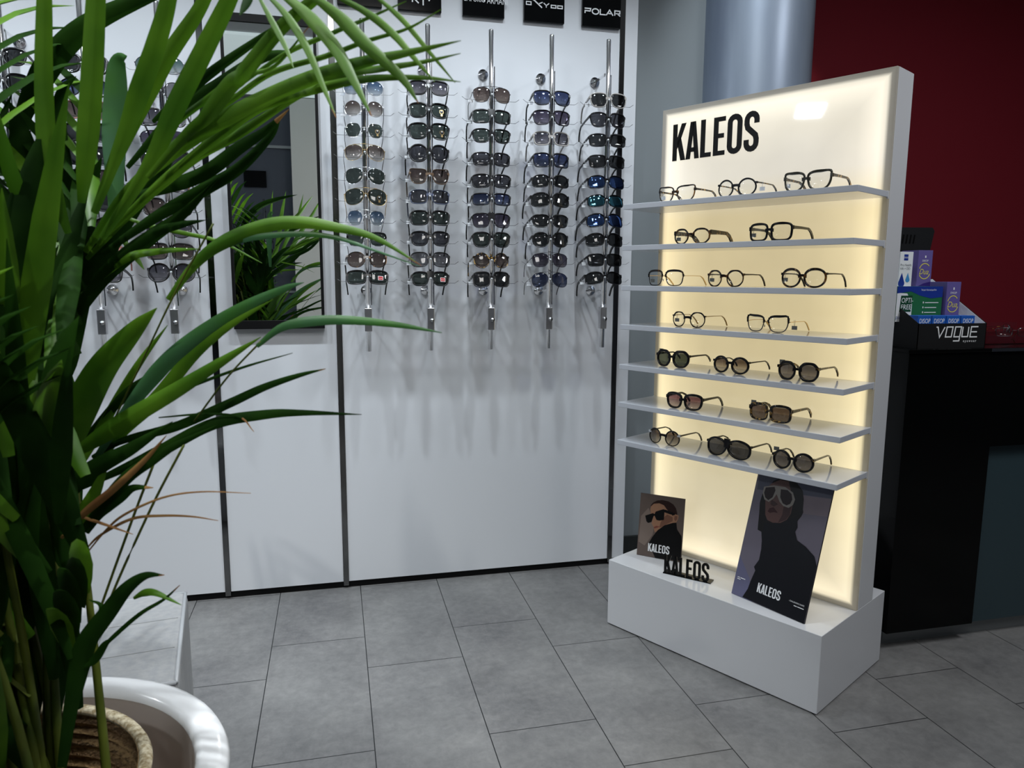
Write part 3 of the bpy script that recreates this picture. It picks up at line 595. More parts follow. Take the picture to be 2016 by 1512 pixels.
def rod_set(X, xpx, specs, name):
    """specs: list of (pixel row, glasses spec, look)"""
    xt, xb = xpx; lv = []
    for y, sp, look in specs:
        zz = at_y(xt + (xb - xt) * (y - 50) / 640, y, YR - 0.02).z; lv.append(zz)
    r = make_rod([z - 0.012 for z in lv]); r.location = (X, YR, 0)
    tag(r, 'chrome wall rod, ' + name, 'display rod', 'chrome rods on the display wall')
    for i, ((y, sp, look), zz) in enumerate(zip(specs, lv)):
        sp = dict(sp); sp['h'] = sp['h'] * 1.1; g = make_glasses(**sp); g.scale = (1.06, 1.0, 1.06)
        pitch = -math.radians(sp_pitch + random.uniform(-3, 3)); zc = g['zc'] * MM; del g['zc']
        R_ = Matrix.Rotation(random.uniform(-.05, .05), 4, 'Z') @ Matrix.Rotation(pitch, 4, 'X')
        off = R_ @ Vector((0, 0, zc * 1.06)); g.rotation_euler = R_.to_euler(); g.location = Vector((X, YR - 0.017, zz)) - off
        tag(g, look + ', ' + ORD[i if i < len(specs) - 1 else 9 if len(specs) == 10 else i] + ' on ' + name, 'sunglasses', 'sunglasses hanging on the wall rods')
sp_pitch = 16
def S(**k): return k
way = dict(shape='way', w=50, h=40, br=19, rim=4.5, brow=2.5)
# first rod right of the mirror
c1 = [(172, S(shape='pan', w=51, h=43, br=20, rim=1.1, depth=1.6, metal=True, frame='silver', lens='blueg', temple='silver', tagc='lw'), 'silver sunglasses, pale blue lenses'),
      (213, S(shape='round', w=50, h=47, br=20, rim=1.1, depth=1.6, metal=True, frame='silver', lens='browng', temple='gun', tagc='lw'), 'round silver sunglasses, brown fading lenses'),
      (256, S(shape='hex', w=50, h=42, br=20, rim=1.1, depth=1.6, metal=True, frame='silver', lens='green', temple='gun', sticker='gold'), 'angular metal sunglasses, green lenses, gold sticker'),
      (300, S(shape='aviator', w=54, h=46, br=15, rim=1.1, depth=1.6, metal=True, frame='gold', lens='browng', temple='gun', dbl=True), 'gold aviators, brown fading lenses'),
      (346, S(shape='aviator', w=54, h=46, br=15, rim=1.1, depth=1.6, metal=True, frame='silver', lens='green', temple='gun', dbl=True), 'silver aviators, green lenses'),
      (387, S(shape='aviator', w=58, h=48, br=14, rim=1.1, depth=1.6, metal=True, frame='gold', lens='green', temple='gold', dbl=True, sticker='gold'), 'gold aviators, dark green lenses, sticker'),
      (429, S(shape='hex', w=50, h=43, br=20, rim=1.1, depth=1.6, metal=True, frame='silver', lens='blueg', temple='gun', dbl=True, tagc='lw'), 'silver double bridge sunglasses, blue lenses'),
      (471, S(shape='way', w=50, h=40, br=20, rim=1.2, depth=2, metal=True, frame='gold', lens='green', browline='fblack', temple='fblack', tagc='lw'), 'browline sunglasses, green lenses'),
      (511, S(shape='pan', w=53, h=44, br=18, rim=2.2, brow=1, frame='tortdark', lens='brown', tw=4, tagc='lw'), 'thin round tortoise sunglasses'),
      (546, S(shape='rect', w=54, h=35, br=17, rim=4.5, brow=2, frame='fblack', lens='green', sticker='red'), 'black rectangular sunglasses, red sticker')]
c2 = [(172, S(**way, frame='fblack', lens='greyg', tagc='lw'), 'black sunglasses, grey fading lenses'),
      (217, S(**way, frame='fblack', lens='green', sticker='gold', tagc='lw'), 'black sunglasses, gold sticker'),
      (258, S(shape='way', w=53, h=43, br=17, rim=4, brow=2.5, frame='fblack', lens='green', sticker='gold', tagc='lw'), 'large black sunglasses, gold sticker'),
      (302, S(shape='pan', w=53, h=47, br=18, rim=4, brow=3, frame='fblack', lens='grey', tagc='lw'), 'rounded black sunglasses, grey lenses'),
      (347, S(shape='cat', w=51, h=43, br=22, rim=2, brow=1, frame='fbrown', lens='brown', tw=4, tagc='lw'), 'translucent brown sunglasses'),
      (387, S(shape='square', w=53, h=40, br=19, rim=2.5, brow=1, frame='fblue', lens='grey', tw=5, tagc='lw'), 'square blue grey sunglasses'),
      (429, S(shape='square', w=52, h=38, br=17, rim=4.5, brow=2.5, frame='fblack', lens='green', tagc='lw'), 'thick black square sunglasses'),
      (470, S(shape='way', w=50, h=38, br=19, rim=4, brow=2.5, frame='fblack', lens='grey', tagc='lw'), 'black and dark blue sunglasses'),
      (511, S(shape='big', w=55, h=43, br=17, rim=2.2, brow=1.4, frame='fblack', lens='lightgrey', dbl=True, tw=5, tagc='lw'), 'large thin black sunglasses, pale grey lenses'),
      (549, S(shape='bevel', w=52, h=37, br=17, rim=4, brow=2.5, frame='fblack', lens='green', flat=True, sticker='red', tagc='lw'), 'flat top black sunglasses, red sticker')]
c3 = [(186, S(shape='navi', w=52, h=47, br=17, rim=1.4, depth=2, metal=True, frame='gun', lens='brown', temple='gun', dbl=True, tagc='lw'), 'dark metal sunglasses, rosy brown lenses'),
      (229, S(shape='square', w=53, h=38, br=18, rim=3.5, brow=2.5, frame='fblack', lens='green', flat=True, tagc='lw'), 'flat top black sunglasses, green lenses'),
      (267, S(shape='way', w=52, h=39, br=18, rim=3.2, brow=1.5, frame='fblack', lens='green', tagc='lw'), 'square black sunglasses, green lenses'),
      (313, S(shape='square', w=52, h=38, br=18, rim=3.2, brow=1.5, frame='fblack', lens='grey', tagc='lw'), 'square black sunglasses, slate lenses'),
      (356, S(shape='square', w=55, h=38, br=16, rim=3.5, brow=2, frame='fblack', lens='grey', tagc='lw'), 'wide black sunglasses, slate lenses'),
      (392, S(shape='rect', w=54, h=35, br=18, rim=2.6, brow=1.6, frame='fblack', lens='blue', tagc='lw'), 'thin black rectangular sunglasses, blue lenses'),
      (434, S(shape='nav', w=54, h=42, br=18, rim=2, brow=2.5, frame='fblack', lens='purple', flat=True, temple='fblack', tw=5, tagc='lw'), 'flat top sunglasses, navy lenses'),
      (472, S(shape='way', w=52, h=42, br=18, rim=3.5, brow=2, frame='fblack', lens='green', tagc='lw'), 'black sunglasses, olive green lenses'),
      (513, S(shape='round', w=47, h=42, br=22, rim=3.2, brow=2, frame='tort', lens='brown', tw=5, tagc='lw'), 'round tortoise sunglasses'),
      (550, S(shape='square', w=51, h=42, br=18, rim=3.8, brow=2, frame='fblack', lens='dark', tagc='lw'), 'square black sunglasses, grey lenses')]
c4 = [(192, S(shape='way', w=54, h=45, br=16, rim=2.4, brow=1.6, frame='fblack', lens='blue', tagc='lw'), 'black sunglasses, blue fading lenses'),
      (231, S(shape='nav', w=54, h=44, br=16, rim=2.4, brow=1.6, frame='fblack', lens='purple', dbl=True, tw=4, tagc='lw'), 'rounded black sunglasses, plum lenses'),
      (272, S(shape='square', w=49, h=38, br=20, rim=4, brow=1, frame='fclear', lens='greyg', tagc='lw'), 'clear beige square sunglasses'),
      (315, S(shape='square', w=53, h=42, br=16, rim=3, brow=2, frame='fblack', lens='blue', tagc='lw'), 'square black sunglasses, navy lenses'),
      (356, S(shape='sport', w=55, h=36, br=16, rim=2.6, brow=2, frame='fblack', lens='dark', wrap=.0034, tagc='lw'), 'narrow sporty black sunglasses'),
      (393, S(shape='sport', w=58, h=40, br=15, rim=3, brow=2, frame='fblack', lens='dark', wrap=.0034, tw=9, tagc='lw'), 'wide sporty black sunglasses'),
      (435, S(shape='way', w=54, h=38, br=16, rim=2.8, brow=2, frame='fblack', lens='dark', tagc='lw'), 'black sunglasses, very dark lenses'),
      (472, S(shape='pan', w=53, h=43, br=16, rim=3.2, brow=2, frame='fblack', lens='dark', tagc='lw'), 'rounded black sunglasses, dark lenses'),
      (512, S(shape='navi', w=54, h=43, br=16, rim=1.2, depth=1.8, metal=True, frame='gun', lens='purple', temple='gun', dbl=True, tagc='lw'), 'black metal sunglasses, plum lenses'),
      (551, S(shape='aviator', w=55, h=45, br=16, rim=1.2, depth=1.8, metal=True, frame='gun', lens='blue', temple='gun', dbl=True, tagc='lw'), 'black metal aviators, blue lenses')]
c5 = [(197, S(shape='way', w=52, h=42, br=18, rim=3, brow=2, frame='fclear', lens='dark', tagc='lw'), 'clear framed sunglasses'),
      (236, S(shape='way', w=52, h=42, br=18, rim=3.2, brow=2, frame='fblack', lens='grey'), 'black sunglasses, slate grey lenses'),
      (276, S(shape='square', w=54, h=36, br=18, rim=3.4, brow=2, frame='fblack', lens='dark', tagc='lw'), 'squarish black sunglasses'),
      (318, S(shape='rect', w=55, h=37, br=16, rim=3.2, brow=2, frame='fblack', lens='dark', tagc='lw'), 'rectangular black sunglasses'),
      (358, S(shape='sport', w=57, h=38, br=15, rim=2.6, brow=2, frame='fblack', lens='mblue', wrap=.0036, tagc='lw'), 'sports sunglasses, blue mirrored lenses'),
      (395, S(shape='sport', w=57, h=36, br=15, rim=2.4, brow=2, frame='fblack', lens='mgreen', wrap=.0036, tagc='lw'), 'sports sunglasses, turquoise mirrored lenses'),
      (433, S(shape='sport', w=58, h=40, br=15, rim=2.4, brow=2, frame='fblack', lens='mblue', wrap=.0045, tw=11), 'wraparound sunglasses, blue mirrored lenses'),
      (472, S(shape='sport', w=58, h=38, br=15, rim=2.6, brow=3, frame='fblack', lens='dark', wrap=.0045, tw=11), 'wraparound black sunglasses'),
      (512, S(shape='rect', w=55, h=37, br=15, rim=2.4, brow=2, frame='fblack', lens='dark', tagc='lw'), 'thin rectangular black sunglasses'),
      (547, S(shape='sport', w=58, h=36, br=15, rim=2.4, brow=3, frame='fblack', lens='dark', wrap=.0045, tw=11, tagc='lw'), 'slim wraparound black sunglasses')]
cb = [(127, S(shape='pan', w=58, h=47, br=16, rim=1.3, depth=2, metal=True, frame='gun', lens='teal', temple='gun'), 'thin sunglasses, pale green lenses'),
      (178, S(shape='round', w=52, h=50, br=20, rim=1.6, depth=2, metal=True, frame='gun', lens='lightgrey', temple='gun'), 'round thin black sunglasses'),
      (230, S(shape='square', w=54, h=44, br=16, rim=5, brow=1, frame='studded', lens='greyg'), 'square black sunglasses with white dots'),
      (273, S(shape='navi', w=56, h=46, br=16, rim=1.4, depth=2, metal=True, frame='gun', lens='purple', temple='gun'), 'thin metal sunglasses, purple lenses'),
      (316, S(shape='cat', w=54, h=46, br=18, rim=5, brow=2, frame='fblack', lens='dark'), 'black cat eye sunglasses'),
      (360, S(shape='big', w=56, h=48, br=16, rim=3, brow=1, frame='tortdark', lens='lightgrey'), 'large dark sunglasses with patterned rim'),
      (407, S(shape='butter', w=58, h=44, br=16, rim=3.4, brow=2, frame='fblack', lens='brown', tw=5), 'large black sunglasses, brown lenses'),
      (450, S(shape='pan', w=52, h=46, br=20, rim=3.8, brow=2, frame='fblack', lens='greyg', tw=5), 'round black sunglasses'),
      (495, S(shape='square', w=56, h=42, br=16, rim=3.4, brow=2, frame='fblack', lens='brown', tw=5), 'square black sunglasses, brown lenses'),
      (537, S(shape='pan', w=56, h=46, br=15, rim=5, brow=2, outer='round', frame='fblack', lens='greyg', tw=5), 'big oval black sunglasses')]
ca = [(125, S(shape='square', w=50, h=40, br=20, rim=8, brow=1, frame='fblack', lens='dark', tw=8), 'black square sunglasses with printed white letters'),
      (172, S(shape='pan', w=56, h=46, br=16, rim=2, brow=1, frame='fblack', lens='blue', tw=4), 'round sunglasses, navy lenses'),
      (216, S(shape='big', w=58, h=46, br=15, rim=2.4, brow=1, frame='fpink', lens='brown', tw=5), 'pink sunglasses, rosy brown lenses'),
      (260, S(shape='square', w=56, h=44, br=16, rim=4, brow=2, frame='fblack', lens='dark'), 'square black sunglasses'),
      (306, S(shape='way', w=54, h=44, br=16, rim=4, brow=2, frame='fblack', lens='dark'), 'black sunglasses half hidden by leaves'),
      (352, S(shape='way', w=54, h=44, br=16, rim=4, brow=2, frame='tortdark', lens='brown'), 'brown sunglasses hidden by leaves'),
      (398, S(shape='cat', w=56, h=44, br=16, rim=4, brow=2, frame='fblack', lens='dark'), 'black cat eye sunglasses'),
      (446, S(shape='way', w=54, h=44, br=16, rim=4, brow=2, frame='fblack', lens='brown'), 'black sunglasses, brown lenses'),
      (492, S(shape='pan', w=54, h=46, br=16, rim=5, brow=1, frame='fpink', lens='brown', tw=5), 'round pink sunglasses'),
      (537, S(shape='square', w=56, h=46, br=16, rim=4.5, brow=2, frame='fblack', lens='greyg', tw=8), 'large square black sunglasses')]
cc = [(y, S(**way, frame='fblack', lens='dark'), l) for y, l in ((110, 'black sunglasses'), (160, 'black sunglasses'), (245, 'black sunglasses'))]
rod_set(0.117, (710, 728), c1, 'first rod right of the mirror')
rod_set(0.337, (839, 848), c2, 'second rod right of the mirror')
rod_set(0.558, (964, 966), c3, 'middle rod of the right wall panel')
rod_set(0.778, (1085, 1075), c4, 'second rod from the right')
rod_set(0.992, (1199, 1184), c5, 'rightmost rod by the chrome strip')
rod_set(-0.515, (312, 345), cb, 'first rod left of the mirror')
rod_set(-0.735, (160, 204), ca, 'second rod left of the mirror')
rod_set(-0.955, (5, 56), cc, 'rod at the left picture edge')
# letters printed round the lenses of the topmost pair on the second rod left of the mirror
for o in C.objects:
    if o.get('label', '').startswith('black square sunglasses with printed white letters'):
        t = MB()
        for cx0 in (-0.035, 0.035):
            yy = -0.0026 + 0.0022 * 1000 * cx0 * cx0
            font_mb('MARC', frame_T((cx0 - 0.019, yy, 0.0012), (1, 4.4 * cx0, 0), (0, 0, 1)), 0.0095, 1.3, 0.0008, mb=t)
            font_mb('JACOBS', frame_T((cx0 + 0.023, yy, 0.0555), (-1, -4.4 * cx0, 0), (0, 0, -1)), 0.0085, 1.2, 0.0008, mb=t)
        t.build('printed_letters', 'print_white', o)

# ================================================================== LIT DISPLAY STAND
A = Vector((math.cos(-1.0561), math.sin(-1.0561), 0)); B = Vector((-A.y, A.x, 0)); SC = Vector((1.2689, 1.6391, 0))
BW, BD, HB, PO, PT, HT, SDp = 0.7482, 0.441, 0.2346, 0.2271, 0.1167, 1.759, 0.1992
SH = [1.436, 1.3047, 1.1748, 1.0466, 0.9132, 0.7848, 0.6552]
def sp(u, v, z): return SC - A * u + B * v + Vector((0, 0, z))
st = empty('display_stand', sp(BW / 2, BD / 2, 0), -1.0561); tag(st, 'tall white eyewear display stand with seven shelves and a glowing warm back panel', 'display stand')
hx = BW / 2; ly = lambda v: v - BD / 2
MB().bbox(-hx, hx, -BD / 2, BD / 2, 0.004, HB, 0.0015).build('base', 'white', st)
MB().box(-hx + .01, hx - .01, -BD / 2 + .01, BD / 2 - .01, 0, 0.004).build('plinth', 'matteblack', st)
MB().bbox(-hx, hx, ly(PO) + 0.010, ly(PO + PT), HB, HT, 0.0015).build('cabinet', 'white', st)
lp = MB().bbox(-hx + .0005, hx - .0005, ly(PO), ly(PO) + 0.010, HB, HT - .0005, 0.001).build('light_panel', 'lit', st)
lp['label'] = 'glowing warm white acrylic front panel'
for z in SH:
    sh_ = MB().bbox(-hx, hx, ly(PO - SDp), ly(PO) + 0.001, z - 0.0165, z, 0.0012).build('shelf', 'shelf', st)
    for sx in (-1, 1): MB().box(*sorted((sx * hx, sx * (hx - .004))), ly(PO) - 0.002, ly(PO) + 0.006, z - 0.020, z + 0.001).build('shelf_bracket', 'white', sh_)
t = MB(); kaleos(t, frame_T((-(0.703 - hx), ly(PO) - 0.0, 1.588), (1, 0, 0), (0, 0, 1)), 0.316, 0.118, 0.0012)
lt = t.build('lettering', 'letter', st); lt['label'] = 'black condensed word KALEOS'

# glasses on the shelves: u of the pair's centre, spec, label
def shelf_pair(k, u, spec, label, v=0.078, rz=0.0, wtot=None):
    g = make_glasses(**spec); del g['zc']
    g.location = sp(u, v, SH[k] + 0.0004); g.rotation_euler = (0, 0, -1.0561 + rz)
    tag(g, label, 'eyeglasses' if spec.get('lens') == 'clear' else 'sunglasses', 'eyewear on the lit stand'); return g
E_ = dict(lens='clear')
shelf_pair(0, .583, S(shape='cat', w=53, h=41, br=19, rim=3.5, brow=1.6, depth=3.5, frame='tortdark', temple='tort', tw=6, tagc='lw', **E_), 'angular dark tortoise eyeglasses, leftmost on the top shelf')
shelf_pair(0, .373, S(shape='round', w=47, h=43, br=22, rim=4.1, brow=1, depth=3.5, frame='fblack', temple='tort', tw=4, tagc='rw', **E_), 'round black eyeglasses with thin temples, middle of the top shelf')
shelf_pair(0, .161, S(shape='cat', w=52, h=41, br=18, rim=5.4, brow=2.5, depth=4, frame='folive', temple='tort', tw=8, tagc='lw', **E_), 'thick black eyeglasses with tortoise temples, rightmost on the top shelf')
shelf_pair(1, .521, S(shape='oct', w=50, h=38, br=21, rim=4.3, brow=1.5, depth=4, frame='tortdark', temple='tort', tw=15, tagc='lg', **E_), 'octagonal eyeglasses with wide tortoise temples, left on the second shelf')
shelf_pair(1, .260, S(shape='square', w=50, h=40, br=19, rim=5.7, brow=1.5, depth=4.5, frame='fblack', temple='folive', tw=9, tagc='lg', **E_), 'square black eyeglasses, right on the second shelf')
shelf_pair(2, .614, S(shape='nav', w=53, h=42, br=20, rim=3.0, brow=1.8, depth=2.5, frame='gun', browline='tortdark', temple='gold', tw=1.6, tagc='lg', metal=True, **E_), 'dark eyeglasses with metal bridge, leftmost on the third shelf')
shelf_pair(2, .397, S(shape='round', outer='oct', w=46, h=42, br=22, rim=3.5, brow=1, depth=3.5, frame='tortdark', temple='tortdark', tw=4.5, tagc='lg', **E_), 'round tortoise eyeglasses, middle of the third shelf')
shelf_pair(2, .155, S(shape='pan', w=50, h=42, br=18, rim=5.4, brow=2, depth=4, frame='tortdark', temple='fblack', tw=4.5, tagc='lg', **E_), 'oval black upswept eyeglasses, rightmost on the third shelf')
shelf_pair(3, .520, S(shape='round', outer='oct', w=45, h=42, br=23, rim=3.0, brow=.6, depth=3, frame='fblack', temple='fyellow', tw=2.4, tagc='lg', **E_), 'thin octagonal eyeglasses with honey temples, left on the fourth shelf')
shelf_pair(3, .254, S(shape='cat', w=50, h=40, br=20, rim=2.7, brow=2, depth=2.5, frame='gun', browline='fblack', temple='gold', tw=1.6, tagc='rg', metal=True, **E_), 'black cat eye eyeglasses with thin metal temples, right on the fourth shelf')
shelf_pair(4, .584, S(shape='oct', w=46, h=40, br=20, rim=7.0, brow=2, depth=6, frame='fblack', lens='green', tw=6, tagc='lgup', outer='oct'), 'chunky black octagonal sunglasses, leftmost on the fifth shelf', v=.092)
shelf_pair(4, .370, S(shape='round', w=44, h=40, br=20, rim=5.9, brow=1, depth=6, frame='fblack', lens='browng', tw=4), 'thick round black sunglasses, middle of the fifth shelf', v=.088)
shelf_pair(4, .158, S(shape='pan', w=44, h=40, br=20, rim=6.5, brow=2, depth=6, outer='oct', frame='fblack', lens='greyg', temple='tort', tort_end='tort', tw=6, tagc='lgup'), 'black octagonal sunglasses with tortoise corners, rightmost on the fifth shelf', v=.088)
shelf_pair(5, .518, S(shape='way', w=48, h=38, br=20, rim=6.5, brow=2.5, depth=6.5, frame='fblack', lens='pink', tw=8), 'black sunglasses with pink lenses, left on the sixth shelf', v=.068, rz=.05)
shelf_pair(5, .235, S(shape='square', w=50, h=38, br=18, rim=6.5, brow=2.5, depth=6, frame='tort', lens='brown', temple='tort', tw=9, tagc='lgup'), 'chunky tortoise sunglasses with brown lenses, right on the sixth shelf', v=.086)
shelf_pair(6, .595, S(shape='round', w=46, h=44, br=22, rim=3.0, brow=2, depth=3.5, frame='fblack', lens='browng', temple='folive', tw=5, tort_end='pricetag'), 'round sunglasses with pale corners, leftmost on the bottom shelf', v=.076)
shelf_pair(6, .360, S(shape='aviator', w=62, h=46, br=13, rim=5.9, brow=2, depth=6, frame='fblack', lens='grey', flat=True, tw=5), 'large black shield sunglasses, middle of the bottom shelf', v=.076)
shelf_pair(6, .152, S(shape='round', w=44, h=42, br=20, rim=6.5, brow=1, depth=6, frame='fblack', lens='greyg', temple='tortdark', tort_end='tort', tw=5, tagc='lgup'), 'thick round black sunglasses, rightmost on the bottom shelf', v=.078, rz=.04)

# ---- posters leaning on the base
def poster(name, label, O, xd, lean, w_, h_, shapes, extra):
    x = Vector(xd).normalized(); n0 = Vector((x.y, -x.x, 0))
    if n0.dot(B) > 0: n0 = -n0
    y = Vector((0, 0, math.cos(lean))) - n0 * math.sin(lean); n = x.cross(y).normalized()
    T = Matrix((x, y, n)).transposed().to_4x4(); T.translation = O
    e = empty(name); e.matrix_world = T; tag(e, label, 'poster')
    MB().box(0, w_, 0, h_, -0.005, 0).build('board', 'print_white' if False else 'p_black', e)
    inv = T.inverted(); pr = MB(); keys = []
    for i, (mk, pts) in enumerate(shapes):
        if mk not in keys: keys.append(mk)
        if pts == 'full': q = [(0, 0), (w_, 0), (w_, h_), (0, h_)]
        elif pts and isinstance(pts[0], str): q = [(a * w_, b * h_) for a, b in pts[1]]
        else:
            q = []
            for px in pts:
                P = inv @ on_plane(px[0], px[1], O, n); q.append((min(max(P.x, 0), w_), min(max(P.y, 0), h_)))
        pr.prism([Vector((a, b, 0.0001 + 0.00012 * i)) for a, b in q], Vector((0, 0, 1)), 0.0001, keys.index(mk))
    pr.build('portrait_print', keys, e)
    tx = MB(); extra(tx, inv, O, n); tx.build('lettering', 'print_white', e); return e
def Z1(cx, cy): return (1245 + cx / 7.559, 960 + cy / 7.559)
def Z2(cx, cy): return (1460 + cx / 4.725, 920 + cy / 4.725)
def zz(fn, l): return [fn(*p) for p in l]
O1 = sp(.711, .108, HB + .001); X1 = sp(.563, .160, 0) - sp(.711, .108, 0)
small_shapes = [('p_bg', 'full'),
    ('p_bg2', zz(Z1, [(130, 420), (240, 300), (330, 520), (300, 700), (180, 860), (90, 800)])),
    ('p_hair', zz(Z1, [(268, 300), (275, 260), (310, 222), (370, 192), (450, 185), (540, 205), (610, 250), (650, 310), (668, 380), (665, 450), (600, 470), (540, 400), (440, 300), (350, 250)])),
    ('p_skin', zz(Z1, [(268, 330), (275, 280), (320, 240), (400, 232), (470, 262), (510, 320), (600, 420), (640, 395), (690, 415), (680, 470), (655, 520), (560, 540), (470, 580), (390, 640), (335, 665), (322, 630), (318, 590), (285, 530), (300, 470), (275, 400)])),
    ('p_skin2', zz(Z1, [(470, 440), (520, 400), (600, 440), (600, 500), (520, 540), (450, 580), (400, 600), (420, 520)])),
    ('p_skin2', zz(Z1, [(630, 420), (672, 425), (668, 470), (640, 500), (622, 470)])),
    ('p_lip', zz(Z1, [(318, 585), (360, 568), (412, 578), (370, 598), (325, 606)])),
    ('p_black', zz(Z1, [(192, 415), (310, 378), (330, 395), (350, 355), (460, 322), (480, 335), (470, 480), (400, 490), (360, 480), (330, 415), (316, 425), (285, 510), (235, 525), (210, 500)])),
    ('p_black', zz(Z1, [(460, 322), (500, 330), (640, 385), (630, 410), (560, 395), (475, 365)])),
    ('p_black', zz(Z1, [(240, 830), (300, 730), (380, 630), (480, 560), (600, 525), (655, 520), (665, 620), (730, 720), (735, 800), (718, 1090), (340, 1050)]))]
def small_text(t, inv, O, n):
    a = inv @ on_plane(*Z1(230, 948), O, n); b = inv @ on_plane(*Z1(552, 998), O, n); c = inv @ on_plane(*Z1(238, 828), O, n)
    kaleos(t, Matrix.Translation((a.x, b.y, 0.0016)), (b.x - a.x), (c.y - a.y) * 0.98, 0.0001)
poster('small_poster', 'small square poster of a woman in black angular sunglasses and high black collar', O1, X1, math.radians(7), .157, .219, small_shapes, small_text)
O2 = sp(.3146, .0672, HB + .001); X2 = sp(.0663, .0338, 0) - sp(.3146, .0672, 0)
big_shapes = [('q_bg', 'full'),
    ('q_bg2', zz(Z2, [(165, 70), (600, 150), (885, 215), (870, 300), (560, 255), (145, 205)])),
    ('q_bg3', zz(Z2, [(560, 262), (868, 306), (830, 470), (560, 430)])),
    ('q_bg4', ('n', [(0, 0), (0.3, 0), (0.2, .16), (0, .30)])),
    ('q_hair', zz(Z2, [(270, 165), (300, 125), (350, 105), (430, 118), (520, 150), (570, 220), (580, 300), (572, 390), (575, 420), (555, 460), (520, 500), (430, 560), (300, 600), (220, 560), (200, 700), (190, 720), (185, 600), (150, 580), (165, 420), (170, 330), (200, 230)])),
    ('q_skin', zz(Z2, [(225, 200), (280, 150), (360, 118), (440, 130), (460, 220), (480, 330), (460, 430), (420, 490), (360, 518), (290, 515), (240, 490), (222, 440), (222, 340)])),
    ('q_skin2', zz(Z2, [(400, 330), (470, 340), (450, 440), (410, 490), (340, 515), (380, 440)])),
    ('q_skin2', zz(Z2, [(280, 300), (310, 320), (340, 345), (300, 365), (270, 345)])),
    ('q_lip', zz(Z2, [(245, 410), (262, 380), (300, 372), (340, 425), (300, 418), (265, 425)])),
    ('q_frame', zz(Z2, [(212, 180), (300, 168), (410, 185), (480, 235), (500, 300), (480, 350), (440, 378), (390, 360), (355, 320), (328, 250), (300, 290), (255, 322), (215, 300), (198, 240)])),
    ('q_lens', zz(Z2, [(228, 188), (310, 182), (318, 215), (290, 280), (250, 306), (222, 280), (212, 235)])),
    ('q_lens', zz(Z2, [(368, 205), (430, 212), (468, 250), (474, 300), (455, 340), (420, 355), (385, 335), (362, 280)])),
    ('q_coat', zz(Z2, [(215, 515), (280, 525), (380, 520), (470, 470), (520, 490), (522, 560), (500, 600), (520, 680), (600, 740), (680, 830), (712, 925), (700, 990), (580, 1470), (10, 1205), (60, 1130), (85, 1060), (130, 960), (118, 925), (165, 860), (185, 760), (195, 620)]))]
def big_text(t, inv, O, n):
    a = inv @ on_plane(*Z2(142, 1158), O, n); b = inv @ on_plane(*Z2(358, 1245), O, n); c = inv @ on_plane(*Z2(155, 1070), O, n)
    kaleos(t, Matrix.Translation((a.x, (a.y + b.y) / 2, 0.0019)), b.x - a.x, (c.y - a.y), 0.0001)
    d = inv @ on_plane(*Z2(585, 1300), O, n); e = inv @ on_plane(*Z2(582, 1320), O, n); f_ = inv @ on_plane(*Z2(70, 1070), O, n)
    font_mb('- CHALLENGING SHAPES', Matrix.Translation((d.x, d.y, 0.0019)), 0.0060, 0.75, 0.0001, align='RIGHT', mb=t)
    T_ = Matrix.Translation((0, 0, 0.0019))
    for x0, x1, y in ((e.x - .032, e.x - .022, e.y - .001), (e.x - .0205, e.x, e.y - .001), (.010, .019, f_.y + .004), (.021, .038, f_.y + .004), (.010, .022, f_.y - .001)): stroke(t, [(x0, y), (x1, y)], 0.0022, T_, 0.0001)
poster('large_poster', 'large leaning poster of a woman in pale rimmed sunglasses and dark coat', O2, X2, math.radians(15.5), .2505, .400, big_shapes, big_text)
# free-standing black letters on the base
fl = empty('letter_sign', sp(.551, .046, HB), -1.0561 + .25); tag(fl, 'small freestanding black KALEOS letters in front of the small poster', 'sign')
MB().box(-.002, .158, -.006, .028, 0, .003).build('foot_plate', 'black', fl)
t = MB(); kaleos(t, frame_T((0, 0.002, 0.002), (1, 0, 0), (0, 0, 1)), 0.152, 0.062, 0.004); t.build('letters', 'letter', fl)

# ================================================================== COUNTER
ct = empty('reception_counter', (1.71, 1.90, 0)); tag(ct, 'glossy black reception counter with a teal glass front panel', 'counter')
MB().box(0, 0.336, 0, 0.06, 0.062, 0.975).box(0.336, 2.6, 0, 0.06, 0.667, 0.975).box(0, 0.04, 0.06, 0.62, 0.062, 0.975).build('front_panel', 'black', ct)
MB().box(0.336, 2.6, 0.022, 0.05, 0.055, 0.667).build('glass_panel', 'teal', ct)
MB().box(0.03, 2.6, 0.05, 0.6, 0, 0.062).build('plinth', 'plinth', ct)
MB().bbox(-0.006, 2.6, -0.006, 0.62, 0.975, 0.987, 0.002).build('counter_top', 'black', ct)
MB().box(0.30, 2.6, -0.0075, -0.0055, 0.976, 0.986).build('edge_strip', 'steel', ct)

